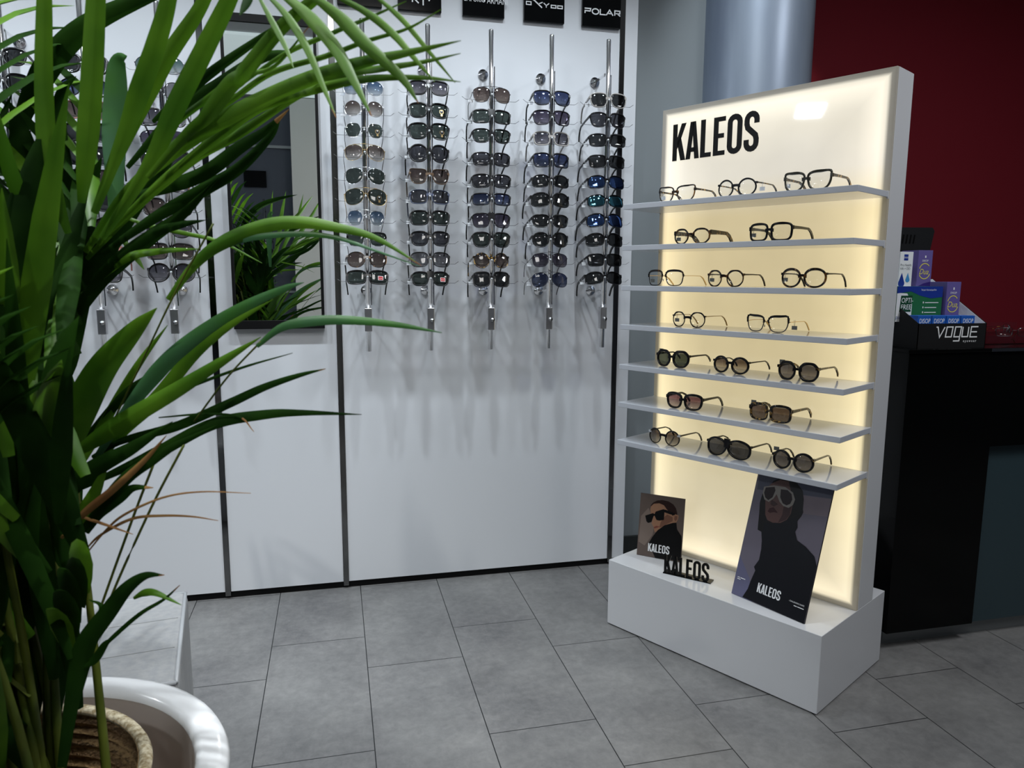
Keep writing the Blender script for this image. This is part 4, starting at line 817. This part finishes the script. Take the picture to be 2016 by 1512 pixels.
# ---- counter display tray with boxes
CT = 0.987
ty = empty('counter_tray', (1.758, 1.925, CT), 0.0); tag(ty, 'black cardboard counter tray with white VOGUE lettering holding boxes', 'tray')
TW = 0.256
MB().box(0, TW, 0, 0.002, 0, 0.077).prism([Vector((0, 0, 0)), Vector((0, .26, 0)), Vector((0, .26, .205)), Vector((0, .235, .205)), Vector((0, 0, .077))], Vector((1, 0, 0)), .002).prism([Vector((TW - .002, 0, 0)), Vector((TW - .002, .26, 0)), Vector((TW - .002, .26, .215)), Vector((TW - .002, .235, .215)), Vector((TW - .002, 0, .077))], Vector((1, 0, 0)), .002).build('outer_card', 'card_black', ty)
i_ = MB().prism([Vector((.002, .004, .004)), Vector((.002, .256, .004)), Vector((.002, .256, .204)), Vector((.002, .234, .204)), Vector((.002, .004, .0775))], Vector((1, 0, 0)), .0012).prism([Vector((TW - .0032, .004, .004)), Vector((TW - .0032, .256, .004)), Vector((TW - .0032, .256, .214)), Vector((TW - .0032, .234, .214)), Vector((TW - .0032, .004, .0775))], Vector((1, 0, 0)), .0012)
i_.box(.004, TW - .004, .255, .257, 0, .30)
i_.box(.004, TW - .004, .003, .066, 0, .060); i_.box(.004, TW - .004, .066, .150, 0, .078); i_.box(.004, TW - .004, .150, .254, 0, .185)
i_.build('stepped_insert', 'card_white', ty)
t = MB(); T = frame_T((0.068, -0.0004, 0.030), (1, 0, 0), (0, 0, 1)); s_ = .0038
for pts, cl in (([(-.002, .036), (.004, .036), (.012, .004), (.030, .036)], 0), ([(.034, .005), (.056, .005), (.060, .036), (.038, .036)], 1), ([(.066, .005), (.088, .005), (.092, .036), (.070, .036)], 1), ([(.088, .005), (.086, -.008), (.064, -.008)], 0),
                ([(.098, .036), (.096, .005), (.118, .005), (.120, .036)], 0), ([(.156, .036), (.130, .036), (.127, .004), (.154, .004)], 0), ([(.129, .020), (.152, .020)], 0)): stroke(t, pts, s_, T, 0.0004, bool(cl))
font_mb('e y e w e a r', frame_T((0.170, -0.0004, 0.018), (1, 0, 0), (0, 0, 1)), 0.011, 0.9, 0.0004, mb=t); t.build('lettering', 'print_white', ty)
def pxbox(x0, y0, x1, y1, Y, dep, name, label, m_, group, art=None, zbase=None):
    a = at_y(x0, y1, Y); b = at_y(x1, y0, Y); w_, h_ = b.x - a.x, b.z - (a.z if zbase is None else zbase); z0 = a.z if zbase is None else zbase
    e = empty(name, (a.x, Y, z0)); tag(e, label, 'box', group)
    MB().bbox(0, w_, 0, dep, 0, h_, 0.0006, seg=1).build('carton', m_, e)
    if art:
        keys = art[0]; q = MB(); art[1](q, w_, h_, frame_T((0, -0.0002, 0), (1, 0, 0), (0, 0, 1))); q.build('printed_front', keys, e)
    return e
def dua(q, w_, h_, T):
    L = lambda k: T @ Matrix.Translation((0, 0, .0001 * k))
    poly2(q, [(0, 0), (w_, 0), (w_, h_ * .17), (w_ * .5, h_ * .12), (0, h_ * .02)], L(0), .0001, 0)
    font_mb('Dua', L(2) @ Matrix.Translation((w_ * .10, h_ * .36, 0)), h_ * .21, .86, .0001, .35, mb=q, mi=1)
    stroke(q, arc(w_ * .5, h_ * .46, w_ * .38, h_ * .19, 40, 165, 10), w_ * .05, L(2), .0001, False, 1); stroke(q, arc(w_ * .5, h_ * .42, w_ * .38, h_ * .18, 205, 345, 10), w_ * .05, L(2), .0001, False, 1)
    font_mb('DISOP', L(2) @ Matrix.Translation((w_ * .5, h_ * .70, 0)), h_ * .07, 1, .0001, 0, 'CENTER', mb=q, mi=2); poly2(q, [(w_ * .46, h_ * .80), (w_ * .54, h_ * .80), (w_ * .54, h_ * .86), (w_ * .46, h_ * .86)], L(2), .0001, 2)
def health(q, w_, h_, T):
    L = lambda k: T @ Matrix.Translation((0, 0, .0001 * k))
    poly2(q, [(w_ * .30, h_ * .76), (w_ * .62, h_ * .76), (w_ * .62, h_ * .93), (w_ * .30, h_ * .93)], L(0), .0001, 0)
    font_mb('DISOP', L(1) @ Matrix.Translation((w_ * .46, h_ * .82, 0)), h_ * .065, .8, .0001, 0, 'CENTER', mb=q, mi=3)
    font_mb('Pro Health', L(1) @ Matrix.Translation((w_ * .06, h_ * .60, 0)), h_ * .10, .82, .0001, mb=q, mi=1); font_mb('HA + DD', L(1) @ Matrix.Translation((w_ * .06, h_ * .50, 0)), h_ * .10, .82, .0001, mb=q, mi=1)
    for cx, cy, s1, mi in ((.22, .12, 1.5, 0), (.68, .22, 1.0, 2)):
        poly2(q, [(w_ * cx + w_ * .16 * s1 * math.cos(a_), h_ * cy + w_ * .16 * s1 * math.sin(a_)) for a_ in [math.radians(150 + 240 * k / 12) for k in range(13)]] + [(w_ * cx, h_ * cy + w_ * .46 * s1)], L(1), .0001, mi)
def opti(q, w_, h_, T):
    L = lambda k: T @ Matrix.Translation((0, 0, .0001 * k))
    poly2(q, [(0, 0), (w_ * .34, 0), (w_ * .34, h_ * .5), (w_ * .22, h_ * .80), (0, h_ * .82)], L(0), .0001, 0)
    poly2(q, [(0, h_), (w_, h_), (w_, h_ * .70), (w_ * .75, h_ * .66), (w_ * .5, h_ * .74), (w_ * .3, h_ * .86), (0, h_ * .80)], L(1), .0001, 1)
    poly2(q, [(w_ * .07, h_ * .28), (w_ * .32, h_ * .28), (w_ * .34, h_ * .74), (w_ * .09, h_ * .74)], L(2), .0001, 2)
    font_mb('OPTI-', L(3) @ Matrix.Translation((w_ * .10, h_ * .54, 0)), h_ * .20, .80, .0001, .05, mb=q, mi=3); font_mb('FREE', L(3) @ Matrix.Translation((w_ * .095, h_ * .35, 0)), h_ * .20, .86, .0001, .05, mb=q, mi=3)
    font_mb('puremoist', L(3) @ Matrix.Translation((w_ * -.0, h_ * .08, 0)), h_ * .16, .72, .0001, .25, mb=q, mi=1)
    font_mb('Twin pack + Extra travel pack 90 ml', L(3) @ Matrix.Translation((w_ * .52, h_ * .88, 0)), h_ * .07, .50, .0001, mb=q, mi=3)
    for y, tt in ((.52, .30), (.38, .26), (.24, .26)):
        stroke(q, [(w_ * .62, h_ * (y + .02)), (w_ * (.62 + tt), h_ * (y + .02))], h_ * .022, L(3), .0001, mi=3); poly2(q, [(w_ * .575, h_ * y), (w_ * .595, h_ * y), (w_ * .595, h_ * (y + .05)), (w_ * .575, h_ * (y + .05))], L(3), .0001, 3)
    for cx in (.68, .77): poly2(q, [(w_ * cx + w_ * .025 * math.cos(a_), h_ * .05 + h_ * .08 * math.sin(a_)) for a_ in [2 * PI * k / 12 for k in range(12)]], L(3), .0001, 3)
def disop(q, w_, h_, T): font_mb('DISOP', T @ Matrix.Translation((w_ * .5, h_ * .42, 0)), h_ * .50, .72, .0002, .1, 'CENTER', mb=q, mi=0)
GB = 'product boxes in the counter tray'
pxbox(1768, 496, 1799, 562, 2.085, .07, 'product_box', 'white box with blue drop shapes, left in the back row of the tray', 'card_white', GB, (['blue', 'grey_print', 'blue_light', 'print_white'], health), CT + .1855)
pxbox(1804, 493, 1837.5, 558, 2.085, .075, 'product_box', 'purple box with yellow lettering in the back row of the tray', 'purple', GB, (['purple_dark', 'yellow', 'print_white'], dua), CT + .1855)
pxbox(1763, 564, 1857, 619, 2.008, .060, 'product_box', 'wide green and blue contact lens solution box in the tray', 'green', GB, (['card_white', 'blue', 'green_dark', 'print_white'], opti), CT + .0785)
pxbox(1860, 555, 1893, 617, 2.000, .072, 'product_box', 'purple box with yellow lettering beside the green box', 'purple', GB, (['purple_dark', 'yellow', 'print_white'], dua), CT + .0785)
for k, wd_ in enumerate(('leftmost', 'second from the left', 'second from the right', 'rightmost')):
    pxbox(1806.5 + k * 28.4, 621.5, 1834.5 + k * 28.4, 636, 1.945, .044, 'small_carton', 'small bright blue carton in the tray front row, ' + wd_, 'disop', 'small blue cartons in the tray', (['print_white'], disop), CT + .0605)
# monitor
mo = empty('computer_monitor', (1.98, 2.40, CT)); tag(mo, 'black computer monitor seen from behind above the boxes', 'monitor')
m_ = MB(); m_.prism([Vector((-.30, 0, .40)), Vector((.238, 0, .408)), Vector((.248, 0, .395)), Vector((.236, 0, .33)), Vector((.215, 0, .10)), Vector((-.30, 0, .10))], Vector((0, 1, 0)), .05)
m_.prism([Vector((-.28, -.03, .385)), Vector((.20, -.03, .385)), Vector((.18, -.03, .13)), Vector((-.28, -.03, .13))], Vector((0, 1, 0)), .03); m_.build('housing', 'monitor', mo)
v_ = MB()
for k in range(12): v_.prism([Vector((-.05 + k * .016, -.0312, .345)), Vector((-.044 + k * .016, -.0312, .345)), Vector((-.040 + k * .016, -.0312, .378)), Vector((-.046 + k * .016, -.0312, .378))], Vector((0, 1, 0)), .001)
v_.build('vent_slots', 'letter', mo)
MB().box(-.05, .05, 0, .03, .01, .12).box(-.12, .12, -.08, .09, 0, .012).build('stand', 'monitor', mo)
# orange wire holder behind the tray
ow = MB()
for dx in (0, .012): ow.tube([(2.045 + dx, 2.26, CT), (2.045 + dx, 2.26, CT + .225), (2.050 + dx, 2.26, CT + .235), (2.056 + dx, 2.26, CT + .225), (2.058 + dx, 2.26, CT)], 0.0014, 6)
ow.tube([(2.06, 2.262, CT), (2.064, 2.262, CT + .262)], 0.0016, 6)
tag(ow.build('wire_holder', 'orange'), 'thin orange wire holder behind the box tray', 'wire holder')
# acrylic tray with loose glasses at the right
P0 = at_y(1942, 668, 2.12)
at_ = empty('acrylic_tray', (2.10, 2.00, CT)); tag(at_, 'clear acrylic tray on the counter at the right picture edge', 'tray')
MB().box(0, .50, 0, .35, 0, .003).box(0, .50, 0, .003, .003, .03).box(0, .003, .003, .35, .003, .05).box(0, .50, .347, .35, .003, .05).build('clear_shell', 'acrylic', at_)
for i, (dx, dy, rz) in enumerate(((.10, .12, .5), (.20, .08, -.4), (.26, .16, .9))):
    g = make_glasses(shape='rect', w=48, h=28, br=18, rim=1.5, depth=2, frame='gun', lens='clear', metal=True, temple=('gun', 'gold', 'tort')[i]); del g['zc']
    g.location = (2.10 + dx, 2.0 + dy, CT + .012 + i * .006); g.rotation_euler = (math.radians(-4), 0, rz); tag(g, 'thin dark reading glasses lying in the clear tray, ' + ('nearest the boxes', 'middle pair', 'topmost pair')[i], 'eyeglasses', 'reading glasses in the clear tray')

# ================================================================== OTTOMAN
ot = empty('ottoman_bench', (-0.775, 1.655, 0), math.radians(8)); tag(ot, 'pale grey leather bench with stitched squares behind the planter', 'bench')
bd = MB().bbox(-.45, .425, -.235, .228, 0.02, 0.400, 0.018, seg=4).build('body', 'leather', ot)
pp = MB(); pr_ = [(.420, .222), (.420, -.228), (-.445, -.228), (-.445, .222)]
for i in range(4):
    a, b = pr_[i], pr_[(i + 1) % 4]; pp.tube([(a[0], a[1], .396), (b[0], b[1], .396)], .0045, 8)
pp.build('piping', 'piping', ot)
sm_ = MB()
for x in (-.23, .02, .255): sm_.box(x - .0008, x + .0008, -.22, .215, .3998, .4004)
for y in (-.08, .07): sm_.box(-.44, .41, y - .0008, y + .0008, .3998, .4004)
sm_.build('stitching', 'pricegrey', ot)

# ================================================================== PLANTER, BASKET, PALM
pc = (-0.487, 1.045, 0)
pl = empty('planter', pc); tag(pl, 'large round glossy white planter at the lower left', 'planter')
MB().lathe([(0.0, 0.0), (.20, 0), (.235, .01), (.285, .30), (.305, .44), (.316, .475), (.319, .487), (.315, .496), (.306, .500), (.282, .500), (.273, .496), (.270, .484)], 72).build('shell', 'planter', pl)
MB().lathe([(.2705, .486), (.266, .40), (.260, .20), (0, .19)], 72).build('inner_wall', 'planter_in', pl)
bk = empty('rope_basket', (-0.513, 1.075, 0.1905)); tag(bk, 'coiled seagrass rope basket inside the white planter', 'basket')
prof = []
for k in range(15):
    zz_ = k * .0193; r0 = .168 + .045 * math.sin(min(k / 14, 1) * PI * .5)
    prof += [(r0, zz_), (r0 + .008, zz_ + .005), (r0 + .008, zz_ + .013)]
prof += [(.212, .290)]
MB().lathe([(0, 0)] + prof, 64).build('coiled_wall', 'rope', bk)
MB().lathe([(.222 + .010 * math.cos(2 * PI * k / 8), .288 + .008 * math.sin(2 * PI * k / 8)) for k in range(9)], 64).build('rim', 'ropelight', bk)
MB().lathe([(0, .10), (.196, .09)], 48).build('soil', 'soil', bk)

pm = empty('areca_palm', (-0.42, 1.06, 0.385)); tag(pm, 'tall areca palm with long arching leaflets in the white planter', 'plant')
PMI = Matrix.Translation(-Vector(pm.location))
def crom(P, n=7):
    P = [P[0] * 2 - P[1]] + P + [P[-1] * 2 - P[-2]]; out = []
    for i in range(1, len(P) - 2):
        for k in range(n):
            t = k / n; a, b, c, d = P[i - 1], P[i], P[i + 1], P[i + 2]
            out.append(0.5 * ((2 * b) + (c - a) * t + (2 * a - 5 * b + 4 * c - d) * t * t + (3 * b - a - 3 * c + d) * t ** 3))
    out.append(P[-2]); return out
def blade(mb, P, wmax, side=None, mi=0, base=0.35, fold=0.5, tip=None):
    """a leaflet: ribbon folded along its midrib, tapering to both ends"""
    n = len(P); vs = []
    for i, p in enumerate(P):
        t = (P[min(i + 1, n - 1)] - P[max(i - 1, 0)]).normalized(); f_ = i / (n - 1)
        w_ = wmax / 2 * (min(1, base + (1 - base) * f_ / 0.3) if f_ < 0.3 else (1 - ((f_ - 0.3) / 0.7) ** 2.0)) + 0.0004
        s = side(p) if callable(side) else side
        a = t.cross(s).normalized(); nn = a.cross(t).normalized()
        vs += [p - a * w_ + nn * (-w_ * fold), p, p + a * w_ + nn * (-w_ * fold)]
    fs = []
    for i in range(n - 1):
        for j in (0, 1): fs.append((i * 3 + j, i * 3 + j + 1, (i + 1) * 3 + j + 1, (i + 1) * 3 + j))
    k = len(fs); mb.add(vs, fs, mi, True)
    if tip is not None:
        for q in range(len(mb.mi) - max(2, int(k * tip)), len(mb.mi)): mb.mi[q] = 3
toview = lambda p: (CAM - p).normalized() + Vector((0, 0, 0.25))
LM = ['leaf', 'leafshade', 'leafteal', 'leafbrown', 'stem']
def traced(name, items):
    mb = MB()
    for pts, wpx, d0, d1, mi, tip in items:
        n = len(pts); P = [at_depth(x, y, d0 + (d1 - d0) * i / (n - 1)) for i, (x, y) in enumerate(pts)]
        dm = (d0 + d1) / 2; Q = [PMI @ p for p in crom(P)]; sv = lambda p: toview(p + Vector(pm.location))
        if mi == 4: mb.tube(Q, [wpx / FPX * dm / 2] * len(Q), 6, 4)
        else: blade(mb, Q, wpx / FPX * dm, sv, mi, tip=tip)
    return mb.build(name, LM, pm)
G, DK, TL, BR_, SM = 0, 1, 2, 3, 4
traced('frond', [
    ([(167, 497), (243, 385), (347, 290), (451, 226), (590, 160), (700, 124), (800, 103), (907, 80)], 33, 1.05, .80, G, None),
    ([(190, 480), (300, 375), (400, 290), (500, 215), (577, 185), (641, 169), (722, 154), (829, 152), (907, 161)], 22, 1.06, .82, G, None),
    ([(347, 330), (451, 252), (588, 170), (690, 142), (748, 134), (829, 122), (907, 105)], 17, 1.03, .82, G, None),
    ([(330, 300), (400, 235), (454, 198), (534, 143), (641, 110), (722, 80), (802, 56), (869, 18)], 11, 1.0, .84, G, None),
    ([(430, 200), (550, 112), (641, 70), (722, 36), (800, 2)], 9, 1.0, .86, G, None),
    ([(290, 350), (368, 262), (405, 228), (451, 167), (480, 140), (550, 56), (622, -5), (720, -80), (800, -130)], 32, .98, .84, G, None),
    ([(200, 470), (292, 326), (347, 205), (406, 87), (455, -12), (505, -130), (550, -240)], 38, 1.0, .86, G, None),
    ([(185, 420), (243, 268), (274, 178), (306, 87), (333, -10), (352, -140), (365, -260)], 38, .98, .86, G, None),
    ([(160, 400), (167, 330), (179, 180), (189, -10), (196, -150), (200, -280)], 40, .98, .86, G, None),
    ([(135, 460), (115, 400), (94, 312), (86, 156), (87, -10), (84, -150), (78, -280)], 34, .98, .86, G, None),
    ([(60, 460), (35, 378), (15, 318), (0, 257), (-20, 180)], 28, .95, .86, G, None),
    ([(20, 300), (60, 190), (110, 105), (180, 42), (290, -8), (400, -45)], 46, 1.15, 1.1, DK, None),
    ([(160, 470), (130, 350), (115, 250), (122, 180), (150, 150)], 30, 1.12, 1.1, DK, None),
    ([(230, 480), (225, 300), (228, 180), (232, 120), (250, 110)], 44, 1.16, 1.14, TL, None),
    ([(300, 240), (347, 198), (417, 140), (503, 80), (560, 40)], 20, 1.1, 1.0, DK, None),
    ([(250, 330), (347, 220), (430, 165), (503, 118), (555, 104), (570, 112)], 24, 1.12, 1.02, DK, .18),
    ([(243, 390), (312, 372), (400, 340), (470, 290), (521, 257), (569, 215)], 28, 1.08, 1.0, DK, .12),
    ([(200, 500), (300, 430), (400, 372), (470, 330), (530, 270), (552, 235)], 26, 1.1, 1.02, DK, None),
    ([(170, 510), (280, 395), (380, 310), (470, 262), (560, 205), (640, 165)], 22, 1.08, .95, G, None),
    ([(200, 380), (270, 230), (330, 110), (390, 20), (430, -60), (480, -150)], 30, 1.06, .96, G, None),
    ([(300, 300), (350, 240), (400, 200), (470, 150), (540, 130), (610, 50)], 12, 1.0, .9, G, .06),
])
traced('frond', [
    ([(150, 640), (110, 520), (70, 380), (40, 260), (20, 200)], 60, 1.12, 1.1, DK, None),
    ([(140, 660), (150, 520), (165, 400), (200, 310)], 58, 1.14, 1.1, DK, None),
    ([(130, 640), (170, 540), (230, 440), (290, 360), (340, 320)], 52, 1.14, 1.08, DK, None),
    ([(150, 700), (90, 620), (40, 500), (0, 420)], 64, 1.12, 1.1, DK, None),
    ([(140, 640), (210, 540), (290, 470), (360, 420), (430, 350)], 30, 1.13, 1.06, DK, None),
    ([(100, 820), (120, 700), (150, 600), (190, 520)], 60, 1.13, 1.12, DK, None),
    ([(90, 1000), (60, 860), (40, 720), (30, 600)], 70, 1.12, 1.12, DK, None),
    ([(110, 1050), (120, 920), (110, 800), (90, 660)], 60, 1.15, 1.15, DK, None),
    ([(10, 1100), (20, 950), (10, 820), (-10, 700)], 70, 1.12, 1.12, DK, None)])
traced('frond', [
    ([(600, -20), (668, 32), (722, 88), (789, 150), (824, 203)], 27, .86, .84, G, .05),
    ([(545, -20), (604, 27), (657, 88), (695, 155), (732, 229)], 27, .88, .84, G, .05),
    ([(640, -20), (722, 24), (775, 67), (815, 113), (856, 161)], 15, .88, .84, G, None),
    ([(725, -20), (789, 35), (839, 94), (896, 163)], 10, .88, .84, G, None),
    ([(522, -15), (566, 32), (604, 94), (636, 169), (662, 232)], 15, .88, .85, G, .06),
    ([(505, -15), (539, 48), (563, 94), (578, 134)], 11, .88, .86, G, None),
    ([(496, -20), (485, 5), (472, 30)], 16, .88, .86, DK, None)])
traced('frond', [
    ([(330, 590), (385, 518), (440, 475), (521, 443), (590, 436), (660, 446), (740, 468), (830, 523)], 28, 1.06, .98, G, .04),
    ([(345, 560), (399, 504), (450, 480), (503, 466), (590, 460), (665, 468), (730, 490), (826, 524)], 12, 1.07, .98, TL, None),
    ([(160, 580), (243, 510), (312, 494), (392, 490)], 16, 1.1, 1.02, G, None),
    ([(150, 600), (208, 530), (295, 462), (354, 442), (405, 433)], 22, 1.1, 1.02, DK, None),
    ([(230, 420), (288, 442), (365, 459), (434, 476), (516, 518)], 9, 1.1, 1.1, G, None),
    ([(237, 465), (264, 501), (284, 531)], 12, 1.1, 1.1, G, None),
    ([(60, 990), (110, 900), (150, 815), (200, 722), (262, 650), (309, 606)], 64, 1.05, .98, G, None),
    ([(190, 900), (243, 817), (295, 747), (347, 692), (417, 640), (486, 600), (560, 567), (598, 556)], 32, 1.05, .96, TL, None),
    ([(200, 900), (250, 840), (312, 778), (382, 695), (451, 640), (538, 589)], 28, 1.06, .98, G, None),
    ([(130, 900), (174, 872), (243, 827), (347, 766), (434, 712), (514, 663)], 36, 1.04, .98, G, None),
    ([(222, 832), (290, 690), (347, 572), (420, 440)], 4, 1.06, 1.0, SM, None),
    ([(120, 980), (200, 840), (270, 720), (330, 640)], 18, 1.07, 1.05, G, None),
    ([(382, 830), (450, 740), (514, 672)], 4, 1.02, .98, SM, None),
    ([(505, 682), (556, 643), (625, 630), (700, 630), (790, 640), (870, 655)], 20, .98, .94, TL, None),
    ([(180, 900), (243, 866), (347, 838), (451, 793), (521, 761), (590, 738), (641, 726)], 19, 1.06, .98, DK, .04),
    ([(160, 960), (243, 921), (312, 888), (417, 834), (521, 815), (600, 812), (712, 816)], 25, 1.06, .98, DK, None),
    ([(312, 822), (400, 815), (470, 820), (500, 850)], 4, 1.03, 1.0, DK, .3),
    ([(300, 800), (347, 772), (469, 726), (576, 695)], 6, 1.06, 1.0, DK, None),
    ([(160, 870), (243, 780), (300, 740), (380, 700)], 20, 1.07, 1.03, DK, None)])
traced('frond', [
    ([(150, 1060), (194, 1004), (248, 940), (298, 905), (347, 875), (425, 838)], 25, 1.0, .96, DK, None),
    ([(120, 1060), (165, 1010), (223, 962), (285, 905), (328, 857)], 15, .99, .97, BR_, None),
    ([(170, 1050), (198, 1008), (236, 978), (262, 960), (302, 960)], 22, 1.0, .98, DK, .12),
    ([(170, 1090), (210, 1042), (248, 1011), (322, 979), (397, 968), (494, 971)], 4, 1.0, .96, BR_, None),
    ([(170, 1080), (198, 1053), (260, 1021), (322, 1015), (380, 1017), (430, 1025)], 5, 1.0, .98, BR_, None),
    ([(140, 1010), (200, 1030), (262, 1052)], 5, 1.0, .98, BR_, None),
    ([(195, 1250), (223, 1165), (298, 999), (362, 876)], 5, 1.03, 1.0, SM, None),
    ([(185, 1240), (198, 1197), (260, 1024), (303, 912)], 5, 1.03, 1.0, SM, None),
    ([(120, 1512), (138, 1400), (154, 1319), (170, 1262), (211, 1205), (248, 1158), (285, 1133), (324, 1132)], 38, .96, .94, DK, .04),
    ([(262, 1178), (285, 1166), (310, 1168), (357, 1191)], 14, .96, .95, G, None),
    ([(182, 1299), (215, 1261), (273, 1210), (322, 1180), (354, 1152)], 8, .96, .95, DK, .1),
    ([(150, 1320), (185, 1298), (205, 1270), (218, 1258)], 16, .96, .95, DK, None),
    ([(128, 1512), (150, 1380), (176, 1290), (200, 1200), (175, 1180)], 14, .97, .97, DK, None),
    ([(40, 1130), (100, 1000), (170, 930), (260, 880), (340, 830)], 40, 1.04, 1.0, DK, None),
    ([(60, 1160), (120, 1060), (170, 1000), (215, 905)], 40, 1.05, 1.02, G, None)])
# stems rising from the pot
random.seed(11)
root = Vector(pm.location)
for i in range(30):
    a = random.uniform(0, 2 * PI); r = random.uniform(0, .12); b0 = Vector((r * math.cos(a), r * math.sin(a), 0.0))
    lean = Vector((random.uniform(-.22, .10), random.uniform(-.12, .16), 0)) + b0 * .8; hgt = random.uniform(.45, .85)
    P = [b0, b0 + lean * .15 + Vector((0, 0, hgt * .35)), b0 + lean * .5 + Vector((0, 0, hgt * .7)), b0 + lean + Vector((0, 0, hgt))]
    if px_of(root + P[3]) and px_of(root + P[3])[0] > 150 + (i % 3) * 25: P = [Vector((-q.x * .6 - .02 if j_ else q.x, q.y, q.z)) if q.x > -.05 else q for j_, q in enumerate(P)]
    mb = MB(); mb.tube(crom(P, 4), [.0075 - .004 * k / 12 for k in range(13)], 6); o = mb.build('stem', 'stem', pm)
# generated fronds: fill the crown and the side away from the camera
def keep(P):
    for p in P:
        q = px_of(root + p)
        if q is None: return False
        x, y = q
        if -30 < y < 1540 and x > 175 + max(0, (520 - y)) * .10: return False
    return True
def gen_frond(az, elev, L, h0, wl, droop, nl=20, lw=.024, mi=DK, seed=0):
    rnd = random.Random(seed); mb = MB(); d = Vector((math.cos(az), math.sin(az), 0)); P = []; p = Vector((rnd.uniform(-.04, .04), rnd.uniform(-.04, .04), h0)); e = elev
    for k in range(12): P.append(p.copy()); p = p + (d * math.cos(e) + Vector((0, 0, 1)) * math.sin(e)) * (L / 12); e -= droop / 12
    if keep(P): mb.tube(P, [.0045 - .0003 * k for k in range(12)], 5, 4)
    n = 0
    for k in range(nl):
        f_ = .18 + .8 * k / nl; i = min(int(f_ * 11), 10); b = P[i].lerp(P[i + 1], f_ * 11 - i); t = (P[i + 1] - P[i]).normalized(); sd = t.cross(Vector((0, 0, 1))).normalized()
        for sg in (-1, 1):
            ln = wl * (1 - .55 * abs(f_ - .45) * 1.4) * rnd.uniform(.85, 1.1); dr = (t * .75 + sd * sg * .75 + Vector((0, 0, .25))).normalized(); Q = []; q = b.copy()
            for s in range(6): Q.append(q.copy()); q = q + dr * ln / 5; dr = (dr + Vector((0, 0, -.12 - .03 * s))).normalized()
            if keep(Q): blade(mb, Q, lw * rnd.uniform(.8, 1.15), Vector((0, 0, 1)) + sd * sg * -.3, mi if rnd.random() < .6 else G); n += 1
    if n: mb.build('frond', LM, pm)
k = 0
for az, el, L, h0, wl, dr in [(100, 80, 1.0, .35, .34, .9), (130, 72, .95, .4, .34, 1.0), (160, 65, .9, .35, .34, 1.1), (185, 70, .95, .4, .32, 1.2), (75, 82, .95, .45, .34, .8), (60, 74, .8, .4, .30, 1.0),
                              (210, 62, .8, .35, .30, 1.2), (145, 50, .75, .3, .32, 1.0), (110, 60, .8, .3, .32, 1.1), (170, 45, .7, .25, .30, 1.0), (90, 55, .7, .25, .3, 1.0), (195, 50, .65, .25, .28, 1.0), (40, 78, .9, .5, .3, .8),
                              (230, 75, .8, .4, .28, .9), (20, 84, .9, .45, .3, .6), (120, 84, 1.05, .45, .32, .6), (150, 80, .6, .15, .28, .9), (80, 75, .5, .1, .26, .9), (200, 75, .55, .1, .26, .9), (0, 80, .6, .2, .26, .5), (270, 82, .7, .2, .24, .4)]:
    k += 1; gen_frond(math.radians(az), math.radians(el), L, h0, wl, dr, seed=k, lw=.028)
# upright basal blades closing the dark heart of the clump
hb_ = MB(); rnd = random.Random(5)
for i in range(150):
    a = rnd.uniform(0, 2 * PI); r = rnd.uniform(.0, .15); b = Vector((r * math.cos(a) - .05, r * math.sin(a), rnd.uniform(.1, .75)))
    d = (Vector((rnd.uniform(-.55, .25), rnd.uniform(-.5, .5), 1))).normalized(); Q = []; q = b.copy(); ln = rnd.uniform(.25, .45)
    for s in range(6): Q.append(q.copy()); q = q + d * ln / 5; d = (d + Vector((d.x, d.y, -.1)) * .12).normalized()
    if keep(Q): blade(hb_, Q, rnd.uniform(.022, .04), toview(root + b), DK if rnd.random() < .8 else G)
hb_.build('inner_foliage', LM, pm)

# ================================================================== THE OPPOSITE WALL, SEEN IN THE MIRROR
for i, x in enumerate((-1.16, -0.78)):
    p = empty('brand_plaque', (x, -1.899, 2.02)); MB().box(0, .2, 0, .014, 0, .15).build('board', 'plaque', p)
    tag(p, 'unlit black plaque reflected in the mirror, '  + ('left', 'right') [i] + ' of two', 'sign', 'plaques on the opposite wall')
proto = None
for i, x in enumerate((-1.02, -0.60)):
    r = empty('display_rod', (x, -1.75, 0)); tag(r, 'dark rod seen reflected in the mirror, ' + ('left', 'right')[i] + ' of two', 'display rod', 'rods on the opposite wall')
    MB().tube([(0, 0, .75), (0, 0, 1.9)], .009, 10).build('pole', 'gun', r)
    MB().tube([(0, 0, 1.8), (0, -.15, 1.8)], .006, 8).tube([(0, 0, .95), (0, -.15, .95)], .006, 8).build('bracket', 'gun', r)
    for k in range(7):
        if proto is None: g = proto = make_glasses(**way, frame='fblack', lens='dark'); del g['zc']
        else: g = copy_tree(proto)
        g.location = (x, -1.733, 1.66 - k * .085); g.rotation_euler = (math.radians(-15), 0, PI)
        tag(g, 'dark sunglasses reflected in the mirror, ' + ORD[k] + ' on the ' + ('left', 'right')[i] + ' reflected rod', 'sunglasses', 'sunglasses on the opposite wall')
